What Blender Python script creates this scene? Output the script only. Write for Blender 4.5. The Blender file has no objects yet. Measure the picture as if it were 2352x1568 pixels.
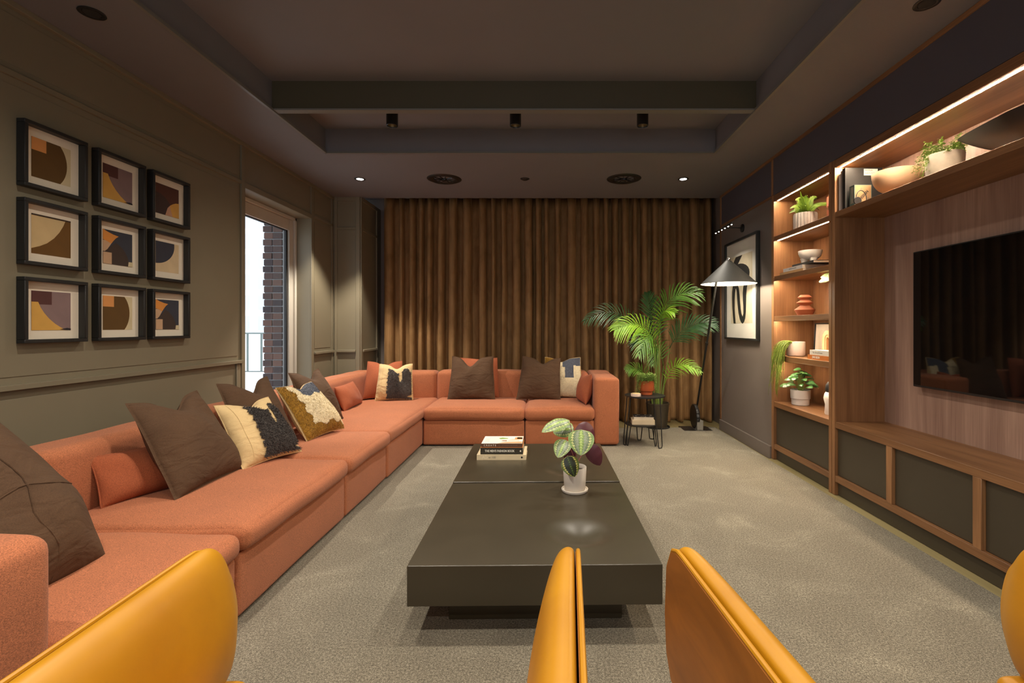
import bpy, bmesh, math, random
from mathutils import Vector, Matrix, Euler, noise
random.seed(7)
PI = math.pi
SC = bpy.context.scene
COL = SC.collection
V = Vector

# ------------------------------------------------------------------ camera
F = 1110.67                      # focal length in pixels of the 2352 wide frame
CX, CY, EYE = 1255.0, 750.0, 1.25
cam_d = bpy.data.cameras.new('camera')
cam = bpy.data.objects.new('camera', cam_d)
COL.objects.link(cam)
cam.location = (0, 0, EYE)
cam.rotation_euler = (PI / 2, 0, 0)
cam_d.sensor_width = 36
cam_d.lens = 17.0
cam_d.shift_x = -(CX - 1176) / 2352
cam_d.shift_y = -(784 - CY) / 2352
cam_d.clip_start = 0.05
cam_d.clip_end = 300
SC.camera = cam

# ------------------------------------------------------------------ world, exposure
W = bpy.data.worlds.new('overcast_sky')
SC.world = W
W.use_nodes = True
bg = W.node_tree.nodes['Background']
bg.inputs[0].default_value = (0.86, 0.93, 1.0, 1)
bg.inputs[1].default_value = 2.0
SC.view_settings.view_transform = 'Standard'
SC.view_settings.look = 'None'
SC.view_settings.gamma = 1.0
SC.view_settings.use_curve_mapping = False
SC.view_settings.exposure = 0.02
SPOT_W = 72.0                    # cylinder spots in the coffer
DOWN_W = 230.0                    # recessed soffit downlights
LED_E = 180.0                     # shelf led strips
LAMP_W = 29.0                    # floor lamp
WARM = (1.0, 0.90, 0.76)

# ------------------------------------------------------------------ helpers
def at(px, py, Y):
    """point at depth Y seen at photo pixel (px, py)"""
    return V(((px - CX) / F * Y, Y, EYE - (py - CY) / F * Y))

def link(o, parent=None):
    COL.objects.link(o)
    if parent is not None:
        o.parent = parent
    return o

def tag(o, label=None, cat=None, group=None, kind=None):
    if label: o['label'] = label
    if cat: o['category'] = cat
    if group: o['group'] = group
    if kind: o['kind'] = kind
    return o

def thing(name, label, cat, loc=(0, 0, 0), rot=0.0, group=None):
    o = bpy.data.objects.new(name, None)
    o.empty_display_size = 0.05
    link(o)
    o.location = loc
    o.rotation_euler = rot if isinstance(rot, (tuple, list)) else (0, 0, rot)
    return tag(o, label, cat, group)

def obj(name, bm, mat, parent=None, smooth=True, angle=40, label=None, kind=None):
    me = bpy.data.meshes.new(name)
    bmesh.ops.recalc_face_normals(bm, faces=bm.faces[:])
    bm.to_mesh(me)
    bm.free()
    for m in (mat if isinstance(mat, (list, tuple)) else [mat]):
        me.materials.append(m)
    if smooth:
        me.polygons.foreach_set('use_smooth', [True] * len(me.polygons))
        me.set_sharp_from_angle(angle=math.radians(angle))
    o = bpy.data.objects.new(name, me)
    link(o, parent)
    return tag(o, label, None, None, kind)

def inst(name, me, parent, loc=(0, 0, 0), rot=(0, 0, 0), scale=(1, 1, 1)):
    o = bpy.data.objects.new(name, me)
    link(o, parent)
    o.location = loc; o.rotation_euler = rot; o.scale = scale
    return o

def struct(name, bm, mat, parent=None, smooth=False):
    o = obj(name, bm, mat, parent, smooth)
    if parent is None: o['kind'] = 'structure'
    return o

def copy_tree(o, parent=None):
    c = o.copy()
    link(c, parent)
    for ch in list(o.children):
        copy_tree(ch, c)
    return c

def B():
    return bmesh.new()

def box(bm, x0, x1, y0, y1, z0, z1, bev=0.0, seg=1):
    g = bmesh.ops.create_cube(bm, size=1.0)
    vs = g['verts']
    for v in vs:
        v.co = V((x0 + (v.co.x + .5) * (x1 - x0), y0 + (v.co.y + .5) * (y1 - y0), z0 + (v.co.z + .5) * (z1 - z0)))
    if bev > 0:
        es = list({e for v in vs for e in v.link_edges})
        bmesh.ops.bevel(bm, geom=es, offset=bev, segments=seg, affect='EDGES', profile=0.6)
    return bm

def bx(name, x0, x1, y0, y1, z0, z1, mat, parent=None, bev=0.0, seg=1, label=None):
    return obj(name, box(B(), x0, x1, y0, y1, z0, z1, bev, seg), mat, parent, smooth=bev > 0, label=label)

def edge_list(a, b, r, n, k=4):
    """coordinates from a to b, dense inside r of both ends"""
    out = [a + r * (1 - math.cos(i / k * PI / 2)) for i in range(k)]
    out += [a + r + (b - a - 2 * r) * i / n for i in range(n + 1)]
    out += [b - r * (1 - math.cos(i / k * PI / 2)) for i in reversed(range(k))]
    return out

def soft_box(bm, x0, x1, y0, y1, z0, z1, r, crown=0.0, n=10, wob=0.0, front=0.0, sd=0.0):
    """upholstered block: rounded edges, crowned top, slight unevenness"""
    X, Y, Z = edge_list(x0, x1, r, n), edge_list(y0, y1, r, n), edge_list(z0, z1, r, max(2, n // 4))
    cache = {}
    cx, cy = (x0 + x1) / 2, (y0 + y1) / 2
    hx, hy = (x1 - x0) / 2, (y1 - y0) / 2
    def vert(x, y, z):
        k = (round(x, 5), round(y, 5), round(z, 5))
        if k in cache: return cache[k]
        q = V((min(max(x, x0 + r), x1 - r), min(max(y, y0 + r), y1 - r), min(max(z, z0 + r), z1 - r)))
        d = V((x, y, z)) - q
        p = q + (d.normalized() * r if d.length > 1e-9 else d)
        u, w = (x - cx) / hx, (y - cy) / hy
        t = (z - z0) / (z1 - z0)
        if crown: p.z += crown * (1 - u ** 4) * (1 - w ** 4) * t
        if front:
            b = front * math.sin(PI * min(1, max(0, t)))
            p.x += b * (1 if u > .98 else -1 if u < -.98 else 0) * (1 - w ** 4)
            p.y += b * (1 if w > .98 else -1 if w < -.98 else 0) * (1 - u ** 4)
        if wob:
            s = V((x * 3.1 + sd, y * 3.1, z * 3.1 + sd))
            p += V((noise.noise(s), noise.noise(s + V((9, 2, 5))), noise.noise(s + V((3, 8, 1))))) * wob
        cache[k] = bm.verts.new(p)
        return cache[k]
    def face(a, b, c, d):
        try: bm.faces.new((a, b, c, d))
        except ValueError: pass
    for i in range(len(X) - 1):
        for j in range(len(Y) - 1):
            for z in (z0, z1):
                face(vert(X[i], Y[j], z), vert(X[i + 1], Y[j], z), vert(X[i + 1], Y[j + 1], z), vert(X[i], Y[j + 1], z))
        for j in range(len(Z) - 1):
            for y in (y0, y1):
                face(vert(X[i], y, Z[j]), vert(X[i + 1], y, Z[j]), vert(X[i + 1], y, Z[j + 1]), vert(X[i], y, Z[j + 1]))
    for i in range(len(Y) - 1):
        for j in range(len(Z) - 1):
            for x in (x0, x1):
                face(vert(x, Y[i], Z[j]), vert(x, Y[i + 1], Z[j]), vert(x, Y[i + 1], Z[j + 1]), vert(x, Y[i], Z[j + 1]))
    return bm

def lathe(bm, prof, seg=32, c=(0, 0, 0), closed=False, flute=None, sx=1.0, sy=1.0):
    """profile [(r, z)] turned about a vertical axis; flute(theta, z) scales r"""
    rings = []
    for r, z in prof:
        if r < 1e-6:
            rings.append([bm.verts.new((c[0], c[1], c[2] + z))])
        else:
            ring = []
            for k in range(seg):
                a = 2 * PI * k / seg
                rr = r * (flute(a, z) if flute else 1)
                ring.append(bm.verts.new((c[0] + rr * math.cos(a) * sx, c[1] + rr * math.sin(a) * sy, c[2] + z)))
            rings.append(ring)
    if closed: rings.append(rings[0])
    for a, b in zip(rings[:-1], rings[1:]):
        for k in range(seg):
            k2 = (k + 1) % seg
            try:
                if len(a) == 1 and len(b) == 1: break
                if len(a) == 1: bm.faces.new((a[0], b[k2], b[k]))
                elif len(b) == 1: bm.faces.new((a[k], a[k2], b[0]))
                else: bm.faces.new((a[k], a[k2], b[k2], b[k]))
            except ValueError: pass
    return bm

def cyl(bm, c, r, z0, z1, seg=24, r2=None):
    r2 = r if r2 is None else r2
    return lathe(bm, [(0, z0), (r, z0), (r2, z1), (0, z1)], seg, (c[0], c[1], 0))

def tube(bm, pts, r, seg=8, closed=False, r_end=None):
    pts = [V(p) for p in pts]
    n = len(pts)
    rings = []
    up = V((0, 0, 1))
    prev = None
    for i, p in enumerate(pts):
        if closed: t = pts[(i + 1) % n] - pts[i - 1]
        else: t = pts[min(i + 1, n - 1)] - pts[max(i - 1, 0)]
        t.normalize()
        if prev is None:
            a = up if abs(t.z) < .9 else V((1, 0, 0))
            nx = t.cross(a).normalized()
        else:
            nx = (prev - t * prev.dot(t))
            nx = nx.normalized() if nx.length > 1e-6 else t.orthogonal().normalized()
        prev = nx
        ny = t.cross(nx)
        rr = r if r_end is None else r + (r_end - r) * i / max(1, n - 1)
        rings.append([bm.verts.new(p + nx * (rr * math.cos(2 * PI * k / seg)) + ny * (rr * math.sin(2 * PI * k / seg))) for k in range(seg)])
    rng = range(n) if closed else range(n - 1)
    for i in rng:
        a, b = rings[i], rings[(i + 1) % n]
        for k in range(seg):
            bm.faces.new((a[k], a[(k + 1) % seg], b[(k + 1) % seg], b[k]))
    if not closed:
        bm.faces.new(rings[0][::-1]); bm.faces.new(rings[-1])
    return bm

def prism(bm, poly, axis_o, ux, uy, uz, h):
    """polygon [(a, b)] in the plane o + a*ux + b*uy, extruded h along uz"""
    o, ux, uy, uz = V(axis_o), V(ux), V(uy), V(uz)
    lo = [bm.verts.new(o + ux * a + uy * b) for a, b in poly]
    hi = [bm.verts.new(o + ux * a + uy * b + uz * h) for a, b in poly]
    bm.faces.new(lo[::-1]); bm.faces.new(hi)
    n = len(poly)
    for i in range(n):
        bm.faces.new((lo[i], lo[(i + 1) % n], hi[(i + 1) % n], hi[i]))
    return bm

def bez(p0, p1, p2, n):
    p0, p1, p2 = V(p0), V(p1), V(p2)
    return [p0 * (1 - t) ** 2 + p1 * (2 * t * (1 - t)) + p2 * t * t for t in [i / n for i in range(n + 1)]]

def arc(cx, cy, r, a0, a1, n=14, ry=None):
    ry = r if ry is None else ry
    return [(cx + r * math.cos(math.radians(a0 + (a1 - a0) * i / n)), cy + ry * math.sin(math.radians(a0 + (a1 - a0) * i / n))) for i in range(n + 1)]

def letters(text, size, mat, parent, loc, rot, name='lettering', align='CENTER', depth=0.0003, spacing=1.0, bold=0.0, sx=1.0):
    c = bpy.data.curves.new(name, 'FONT')
    c.body = text; c.size = size; c.align_x = align; c.align_y = 'CENTER'
    c.extrude = depth; c.space_character = spacing; c.offset = bold; c.resolution_u = 3
    c.materials.append(mat)
    tmp = bpy.data.objects.new(name + '_text', c)
    me = bpy.data.meshes.new_from_object(tmp)
    bpy.data.objects.remove(tmp); bpy.data.curves.remove(c)
    me.name = name
    if not me.materials: me.materials.append(mat)
    o = bpy.data.objects.new(name, me)
    link(o, parent)
    o.location = loc; o.rotation_euler = rot; o.scale = (sx, 1, 1)
    return o

# ------------------------------------------------------------------ materials
def lin(r, g, b):
    f = lambda c: (c / 255 / 12.92) if c / 255 <= .04045 else ((c / 255 + .055) / 1.055) ** 2.4
    return (f(r), f(g), f(b), 1)

class M:
    """small node-material builder"""
    def __init__(s, name):
        s.m = bpy.data.materials.new(name); s.m.use_nodes = True
        s.t = s.m.node_tree; s.n = s.t.nodes; s.l = s.t.links
        s.b = s.n['Principled BSDF']; s.out = s.n['Material Output']
    def node(s, typ, ins=None, **kw):
        nd = s.n.new(typ)
        for k, v in kw.items(): setattr(nd, k, v)
        for k, v in (ins or {}).items(): s.put(nd, k, v)
        return nd
    def put(s, nd, k, v):
        if isinstance(v, tuple) and len(v) == 2 and hasattr(v[0], 'outputs'): s.l.new(v[0].outputs[v[1]], nd.inputs[k])
        elif hasattr(v, 'outputs'): s.l.new(v.outputs[0], nd.inputs[k])
        else: nd.inputs[k].default_value = v
    def set(s, **kw):
        for k, v in kw.items(): s.put(s.b, k.replace('_', ' '), v)
        return s
    def coord(s, scale=(1, 1, 1), kind='Object', rot=(0, 0, 0)):
        tc = s.node('ShaderNodeTexCoord')
        return s.node('ShaderNodeMapping', {'Vector': (tc, kind), 'Scale': scale, 'Rotation': rot})
    def noise(s, vec, scale, detail=2.0, rough=.5, dist=0.0):
        return s.node('ShaderNodeTexNoise', {'Vector': vec, 'Scale': scale, 'Detail': detail, 'Roughness': rough, 'Distortion': dist})
    def ramp(s, fac, stops, interp='LINEAR'):
        r = s.node('ShaderNodeValToRGB', {'Fac': fac})
        r.color_ramp.interpolation = interp
        el = r.color_ramp.elements
        while len(el) < len(stops): el.new(.5)
        for e, (p, c) in zip(el, stops): e.position = p; e.color = c
        return r
    def math(s, op, a, b=0.0):
        nd = s.node('ShaderNodeMath', operation=op)
        s.put(nd, 0, a); s.put(nd, 1, b)
        return nd
    def mix(s, fac, a, b):
        nd = s.node('ShaderNodeMix', data_type='RGBA')
        s.put(nd, 0, fac); s.put(nd, 6, a); s.put(nd, 7, b)
        return (nd, 2)
    def bump(s, h, strength=.3, dist=.002):
        s.put(s.b, 'Normal', s.node('ShaderNodeBump', {'Height': h, 'Strength': strength, 'Distance': dist}))
        return s

def mul(c, k): return (min(1, c[0] * k), min(1, c[1] * k), min(1, c[2] * k), 1)

def plain(name, c, rough=.6, metal=0.0, var=.06, scale=30, bump=0.0, **kw):
    m = M(name)
    n = m.noise(m.coord(), scale, 3)
    m.set(Base_Color=m.ramp(n, [(.3, mul(c, 1 - var)), (.7, mul(c, 1 + var))]), Roughness=rough, Metallic=metal, **kw)
    if bump: m.bump(n, bump, .001)
    return m.m

def fabric(name, c, scale=260, amp=.28, bump=.5, rough=.9, sheen=.15, big=.08, stretch=(1, 1, 1), wrinkle=0):
    m = M(name)
    co = m.coord(stretch)
    n1 = m.noise(co, scale, 2, .6)
    n2 = m.noise(m.coord(), 6, 3)
    a = m.ramp(n1, [(.32, mul(c, 1 - amp)), (.68, mul(c, 1 + amp))])
    b = m.ramp(n2, [(.3, (1 - big,) * 3 + (1,)), (.7, (1, 1, 1, 1))])
    mx = m.node('ShaderNodeMix', data_type='RGBA', blend_type='MULTIPLY')
    m.put(mx, 0, 1.0); m.put(mx, 6, a); m.put(mx, 7, b)
    m.set(Base_Color=(mx, 2), Roughness=rough, Sheen_Weight=sheen, Sheen_Roughness=.5)
    if wrinkle:
        w = m.noise(m.coord((1, 1, 2.0)), 6, 3, .5, .8)
        bw = m.node('ShaderNodeBump', {'Height': w, 'Strength': .6, 'Distance': .03})
        m.put(m.b, 'Normal', m.node('ShaderNodeBump', {'Height': n1, 'Strength': bump, 'Distance': .0022, 'Normal': bw}))
    else:
        m.bump(n1, bump, .0022)
    return m.m

def wood(name, dark, light, axis='z', rough=.42, scale=9.0, fine=1.0):
    m = M(name)
    st = {'x': (.09, 1, 1), 'y': (1, .09, 1), 'z': (1, 1, .09)}[axis]
    co = m.coord(st)
    n1 = m.noise(co, scale, 4, .55, .6)
    n2 = m.noise(m.coord(tuple(k * 1.0 if k < 1 else 9.0 for k in st)), scale * 3.2, 3, .6)
    w = m.math('ADD', m.math('MULTIPLY', n1, .62), m.math('MULTIPLY', n2, .38 * fine))
    m.set(Base_Color=m.ramp(w, [(.34, dark), (.52, tuple((a + b) / 2 for a, b in zip(dark, light))), (.66, light)]), Roughness=rough)
    m.bump(n2, .06, .001)
    return m.m

def emit(name, c, e):
    m = M(name)
    m.set(Base_Color=(0.8, 0.8, 0.8, 1), Emission_Color=tuple(c) + (1,), Emission_Strength=e)
    return m.m

MT = {}
MT['wall'] = plain('wall_paint_olive', lin(127, 118, 97), .5, scale=3, var=.02)
MT['wallr'] = plain('wall_paint_taupe', lin(116, 105, 98), .5, scale=3, var=.03)
MT['wallu'] = plain('wall_paint_aubergine', lin(84, 79, 86), .5, scale=3, var=.03)
MT['ceil'] = plain('ceiling_paint_brown', lin(120, 117, 120), .55, scale=2, var=.03)
MT['beam'] = plain('beam_paint_olive', lin(76, 69, 50), .5, scale=2, var=.03)
MT['lip'] = plain('trim_paint_grey', lin(120, 118, 112), .35, scale=4, var=.03)
MT['walnut_v'] = wood('walnut_vertical', lin(114, 76, 46), lin(172, 124, 82), 'z')
MT['walnut_h'] = wood('walnut_horizontal', lin(106, 70, 42), lin(162, 116, 76), 'y')
MT['walnut_b'] = wood('walnut_veneer_pale', lin(136, 104, 90), lin(188, 154, 134), 'z', .45)
MT['floor'] = wood('oak_boards', lin(120, 108, 72), lin(158, 143, 100), 'y', .5, 6)
MT['door'] = plain('door_lacquer_olive_black', lin(66, 58, 45), .4, scale=5, var=.03)
MT['black'] = plain('black_metal', lin(30, 29, 28), .42, scale=40, var=.1)
MT['blackwood'] = wood('black_stained_wood', lin(24, 24, 24), lin(44, 43, 40), 'z', .5)
MT['sofa'] = fabric('sofa_weave_terracotta', lin(177, 106, 69), 290, .40, .6, .9, .10, stretch=(1, 1, 1.7))
MT['terra'] = fabric('cushion_weave_terracotta', lin(166, 88, 53), 290, .25, .4, .9, .06)
MT['linen'] = fabric('washed_linen_brown', lin(86, 61, 40), 300, .16, .3, .95, .0, .2, wrinkle=1)
MT['cream'] = fabric('cream_cotton', lin(218, 188, 136), 300, .06, .2, .9, .1, wrinkle=1)
MT['fur_black'] = fabric('charcoal_shag', lin(74, 66, 62), 120, .35, .6, .95, .2)
MT['fur_white'] = fabric('cream_shag', lin(232, 216, 180), 120, .1, .6, .95, .2)
MT['fur_mustard'] = fabric('mustard_shag', lin(160, 116, 30), 120, .25, .6, .95, .2)
MT['fur_blue'] = fabric('slate_blue_shag', lin(92, 96, 108), 120, .3, .6, .95, .2)
MT['white_cer'] = plain('white_glazed_ceramic', lin(232, 224, 212), .32, scale=6, var=.02)
MT['pink_cer'] = plain('blush_matt_ceramic', lin(228, 205, 188), .55, scale=6, var=.02)
MT['grey_cer'] = plain('pale_grey_ceramic', lin(190, 184, 178), .55, scale=6, var=.03)
MT['beige_cer'] = plain('beige_matt_ceramic', lin(190, 160, 126), .6, scale=8, var=.04)
MT['concrete'] = plain('grey_concrete', lin(136, 128, 114), .8, scale=30, var=.08, bump=.2)
MT['terracotta'] = plain('terracotta_clay', lin(162, 94, 61), .75, scale=20, var=.05, bump=.1)
MT['glaze_rust'] = plain('rust_glaze', lin(176, 88, 48), .28, scale=8, var=.06)
MT['dark_wood'] = wood('ebonised_wood', lin(14, 11, 10), lin(24, 19, 17), 'y', .45)
MT['soil'] = plain('potting_soil', lin(48, 38, 30), .95, scale=160, var=.4, bump=.8)
MT['page'] = plain('book_pages', lin(226, 214, 190), .85, scale=200, var=.06)
MT['paper_w'] = plain('white_mat_board', lin(240, 234, 222), .8, scale=40, var=.01)
MT['paper'] = plain('mat_board', lin(226, 214, 194), .8, scale=40, var=.01)
MT['ink'] = plain('dark_ink', lin(36, 36, 34), .7)
MT['ink_grey'] = plain('grey_ink', lin(120, 116, 108), .7)
MT['ink_white'] = plain('white_ink', lin(232, 228, 214), .7)
MT['rubber'] = plain('black_rubber', lin(26, 26, 27), .6)
MT['alu'] = plain('grey_painted_frame', lin(196, 190, 178), .45, scale=4, var=.02)
MT['chrome'] = plain('polished_steel', (.7, .68, .64, 1), .2, 1.0)
MT['brass'] = plain('brushed_bronze', lin(150, 130, 95), .35, 1.0)
MT['stem'] = plain('green_stem', lin(120, 140, 66), .5)
MT['stem_r'] = plain('pink_stem', lin(160, 100, 90), .5)
MT['led'] = emit('led_strip_glow', (1.0, .80, .58), LED_E)
MT['led_b'] = emit('long_led_strip_glow', (1.0, .80, .58), LED_E * 3.4)
MT['glow'] = emit('lamp_glow', (1.0, .9, .74), 9.0)
MT['glow_cool'] = emit('downlight_glow', (1.0, .97, .9), 14.0)

def carpet_mat():
    m = M('carpet_pile_greige')
    co = m.coord()
    n1 = m.noise(co, 290, 3, .75)
    n2 = m.noise(co, 110, 2, .6)
    n3 = m.noise(co, 2.6, 5, .62, .6)
    s = m.math('ADD', m.math('MULTIPLY', n1, .7), m.math('MULTIPLY', n2, .3))
    a = m.ramp(s, [(.38, lin(62, 56, 44)), (.5, lin(131, 123, 106)), (.62, lin(190, 182, 162))])
    b = m.ramp(n3, [(.46, (.86, .85, .83, 1)), (.6, (1.0, 1.0, .99, 1)), (.68, (1.25, 1.25, 1.24, 1))])
    mx = m.node('ShaderNodeMix', data_type='RGBA', blend_type='MULTIPLY')
    m.put(mx, 0, 1.0); m.put(mx, 6, a); m.put(mx, 7, b)
    m.set(Base_Color=(mx, 2), Roughness=1.0, Sheen_Weight=.1)
    m.bump(s, .9, .006)
    return m.m
MT['carpet'] = carpet_mat()

def velvet_mat():
    m = M('curtain_velvet_bronze')
    n = m.noise(m.coord((40, 40, 1.2)), 3, 3)
    n2 = m.noise(m.coord((1, 1, .5)), 5, 3, .6, 1.0)
    w = m.math('ADD', m.math('MULTIPLY', n, .4), m.math('MULTIPLY', n2, .6))
    m.set(Base_Color=m.ramp(w, [(.35, lin(118, 88, 55)), (.68, lin(158, 122, 83))]), Roughness=.45, Specular_IOR_Level=.5, Specular_Tint=lin(230, 190, 140), Sheen_Weight=.5, Sheen_Roughness=.3, Sheen_Tint=lin(214, 170, 120))
    m.bump(n2, .25, .02)
    return m.m
MT['velvet'] = velvet_mat()

def leather_mat():
    m = M('leather_mustard')
    co = m.coord()
    n1 = m.noise(co, 5, 3, .5, .3)
    n2 = m.noise(co, 420, 2)
    m.set(Base_Color=m.ramp(n1, [(.3, lin(180, 122, 8)), (.7, lin(196, 138, 14))]), Roughness=.42, Coat_Weight=.08, Coat_Roughness=.35)
    m.bump(n2, .05, .001)
    return m.m
MT['leather'] = leather_mat()
def shell_mat():
    m = M('leather_tan_shell')
    n1 = m.noise(m.coord((1, 1, 3)), 4, 4, .6, .6)
    m.set(Base_Color=m.ramp(n1, [(.3, lin(140, 84, 26)), (.7, lin(172, 106, 36))]), Roughness=.45)
    return m.m
MT['shell'] = shell_mat()

def table_mat():
    m = M('table_lacquer_olive_black')
    co = m.coord()
    n1 = m.noise(co, 3, 3)
    n2 = m.noise(m.coord((1, 26, 1), rot=(0, 0, .5)), 7, 2, .5, 1.5)
    r = m.ramp(n2, [(.66, (.32, .32, .32, 1)), (.74, (.36, .36, .36, 1))])
    m.set(Base_Color=m.ramp(n1, [(.3, lin(58, 52, 39)), (.7, lin(66, 59, 45))]), Roughness=r, Specular_IOR_Level=.6)
    return m.m
MT['table'] = table_mat()

def glass_mat(name='clear_glass', tint=(1, 1, 1, 1), fac=.05):
    m = M(name)
    tr = m.node('ShaderNodeBsdfTransparent', {'Color': tint})
    gl = m.node('ShaderNodeBsdfGlossy', {'Roughness': .02})
    fr = m.node('ShaderNodeFresnel', {'IOR': 1.35})
    bf = m.math('SUBTRACT', 1.0, (m.node('ShaderNodeNewGeometry'), 'Backfacing'))
    mx = m.node('ShaderNodeMixShader', {0: m.math('MULTIPLY', fr, bf), 1: tr, 2: gl})
    m.l.new(mx.outputs[0], m.out.inputs[0])
    return m.m
MT['glass'] = glass_mat()

def screen_mat():
    m = M('television_screen_glass')
    n = m.noise(m.coord(), 3)
    m.set(Base_Color=m.ramp(n, [(.3, (.003, .003, .003, 1)), (.7, (.005, .005, .005, 1))]), Roughness=.03, Specular_IOR_Level=.55)
    return m.m
MT['screen'] = screen_mat()

def leaf_mat(name, c1, c2, rough=.4, under=None, trans=.12):
    m = M(name)
    uv = m.node('ShaderNodeTexCoord')
    sp = m.node('ShaderNodeSeparateXYZ', {0: (uv, 'UV')})
    v = m.math('ABSOLUTE', m.math('SUBTRACT', m.math('MULTIPLY', (sp, 1), 2.0), 1.0))
    n = m.noise(m.coord(), 25, 2)
    f = m.math('ADD', m.math('MULTIPLY', n, .8), m.math('MULTIPLY', v, .25))
    col = m.ramp(f, [(.3, c2), (.7, c1)])
    if under:
        g = m.node('ShaderNodeNewGeometry')
        col = m.mix((g, 'Backfacing'), col, under)
    m.set(Base_Color=col, Roughness=rough, Transmission_Weight=0.0, Subsurface_Weight=0.0)
    return m.m
MT['palm'] = leaf_mat('palm_leaf', lin(70, 112, 36), lin(104, 146, 48), .38)
MT['palm_d'] = leaf_mat('palm_leaf_dark', lin(34, 66, 34), lin(62, 98, 48), .32)
MT['palm_y'] = leaf_mat('palm_leaf_young', lin(120, 168, 40), lin(152, 192, 60), .4)
MT['fern'] = leaf_mat('fern_leaf', lin(104, 136, 34), lin(150, 176, 58), .5)
MT['pep'] = leaf_mat('glossy_green_leaf', lin(44, 86, 42), lin(92, 136, 76), .3)
MT['trail'] = leaf_mat('trailing_strand', lin(122, 142, 48), lin(168, 182, 82), .5)
MT['bead'] = leaf_mat('small_pale_leaf', lin(130, 160, 74), lin(178, 198, 116), .5)

def calathea_mat(name, dark=False):
    m = M(name)
    uv = m.node('ShaderNodeTexCoord')
    sp = m.node('ShaderNodeSeparateXYZ', {0: (uv, 'UV')})
    v = m.math('ABSOLUTE', m.math('SUBTRACT', m.math('MULTIPLY', (sp, 1), 2.0), 1.0))
    t = (sp, 0)
    # feathered veins running out from the midrib
    ph = m.math('SUBTRACT', m.math('MULTIPLY', t, 62.0), m.math('MULTIPLY', v, 22.0))
    vein = m.math('MULTIPLY', m.math('SINE', ph), .5)
    nz = m.noise(m.coord((1, 1, 1), 'UV'), 9, 3)
    e = m.math('ADD', v, m.math('MULTIPLY', m.math('SUBTRACT', nz, .5), .26))
    e = m.math('ADD', e, m.math('MULTIPLY', vein, .11))
    if dark:
        stops = [(0, lin(96, 120, 52)), (.05, lin(44, 58, 26)), (.3, lin(30, 36, 20)), (.64, lin(38, 46, 24)), (.70, lin(206, 200, 110)), (.77, lin(176, 172, 84)), (.80, lin(78, 92, 38)), (1, lin(92, 108, 44))]
    else:
        stops = [(0, lin(186, 206, 124)), (.09, lin(150, 180, 92)), (.17, lin(112, 138, 78)), (.27, lin(150, 160, 136)), (.45, lin(128, 142, 114)), (.63, lin(88, 112, 70)), (.67, lin(214, 216, 150)), (.735, lin(206, 210, 136)), (.77, lin(112, 142, 78)), (1, lin(138, 164, 98))]
    col = m.ramp(e, stops)
    g = m.node('ShaderNodeNewGeometry')
    col = m.mix((g, 'Backfacing'), col, lin(88, 40, 50))
    m.set(Base_Color=col, Roughness=.36)
    return m.m
MT['cala'] = calathea_mat('calathea_leaf')
MT['cala_d'] = calathea_mat('calathea_leaf_dark', True)

def brick_mat():
    m = M('brown_brick')
    oi = m.node('ShaderNodeObjectInfo')
    n = m.noise(m.coord(), 40, 3)
    f = m.math('ADD', m.math('MULTIPLY', (oi, 'Random'), .6), m.math('MULTIPLY', n, .4))
    m.set(Base_Color=m.ramp(f, [(.2, lin(62, 56, 60)), (.5, lin(86, 68, 64)), (.8, lin(106, 80, 72))]), Roughness=.85)
    m.bump(n, .4, .004)
    return m.m
MT['brick'] = brick_mat()
MT['mortar'] = plain('pale_mortar', lin(160, 164, 168), .9, scale=60, var=.08)
MT['white_out'] = plain('white_render', lin(238, 240, 242), .8, scale=2, var=.02)
MT['pane_out'] = plain('far_window_glass', lin(206, 214, 222), .3, scale=2, var=.03)

def colour(rgb, rough=.75):
    k = 'flat_%d_%d_%d' % rgb
    if k not in MT: MT[k] = plain(k, lin(*rgb), rough, scale=14, var=.05)
    return MT[k]
MT['inset'] = plain('inset_lacquer', lin(66, 63, 50), .33, scale=4, var=.03)
MT['shade_o'] = plain('shade_green_grey', lin(40, 40, 35), .6, .0, var=.04)
# ================================================================== SETTING
XL, XR, ZC, ZF = -2.655, 2.145, 2.855, -0.012
YB, YN = 6.75, -2.6                       # rear wall, wall behind the camera
CO = (-2.04, 1.56, -2.1, 4.465)           # ceiling recess x0 x1 y0 y1
ZR = 3.075                                # recess ceiling

floor = struct('floor', box(B(), -3.0, 3.0, YN - .1, YB + .1, -.1, ZF), MT['floor'])
cp = bx('carpet', -2.62, 2.095, YN + .02, 6.0, ZF, 0.0, MT['carpet'])
tag(cp, 'greige cut pile carpet covering the lounge floor', 'carpet')

# ceiling: soffit ring and raised recess
bm = B()
box(bm, XL - .4, CO[0], YN, 6.04, ZC, 3.2)
box(bm, CO[1], 2.7, YN, 6.04, ZC, 3.2)
box(bm, CO[0], CO[1], CO[3], 6.04, ZC, 3.2)
box(bm, CO[0], CO[1], YN, CO[2], ZC, 3.2)
box(bm, CO[0] - .05, CO[1] + .05, CO[2] - .05, CO[3] + .05, ZR, 3.2)
box(bm, -2.9, 2.7, 6.04, YB + .1, 3.02, 3.2)
struct('ceiling', bm, MT['ceil'])
bm = B()
box(bm, CO[0], CO[1], 3.594, 3.64, 2.866, ZR)
struct('beam', bm, MT['beam'])
# slim metal lips round the recess and under the beam
lips = [(CO[0] - .002, CO[0] + .018, CO[2], CO[3], 2.846, 2.866), (CO[1] - .018, CO[1] + .002, CO[2], CO[3], 2.846, 2.866),
        (CO[0], CO[1], CO[3] - .018, CO[3] + .002, 2.846, 2.862), (CO[0] + .018, CO[1] - .018, 3.586, 3.646, 2.856, 2.868)]
for i, a in enumerate(lips):
    struct('trim_%d' % (i + 1), box(B(), *a), MT['lip'])

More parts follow.
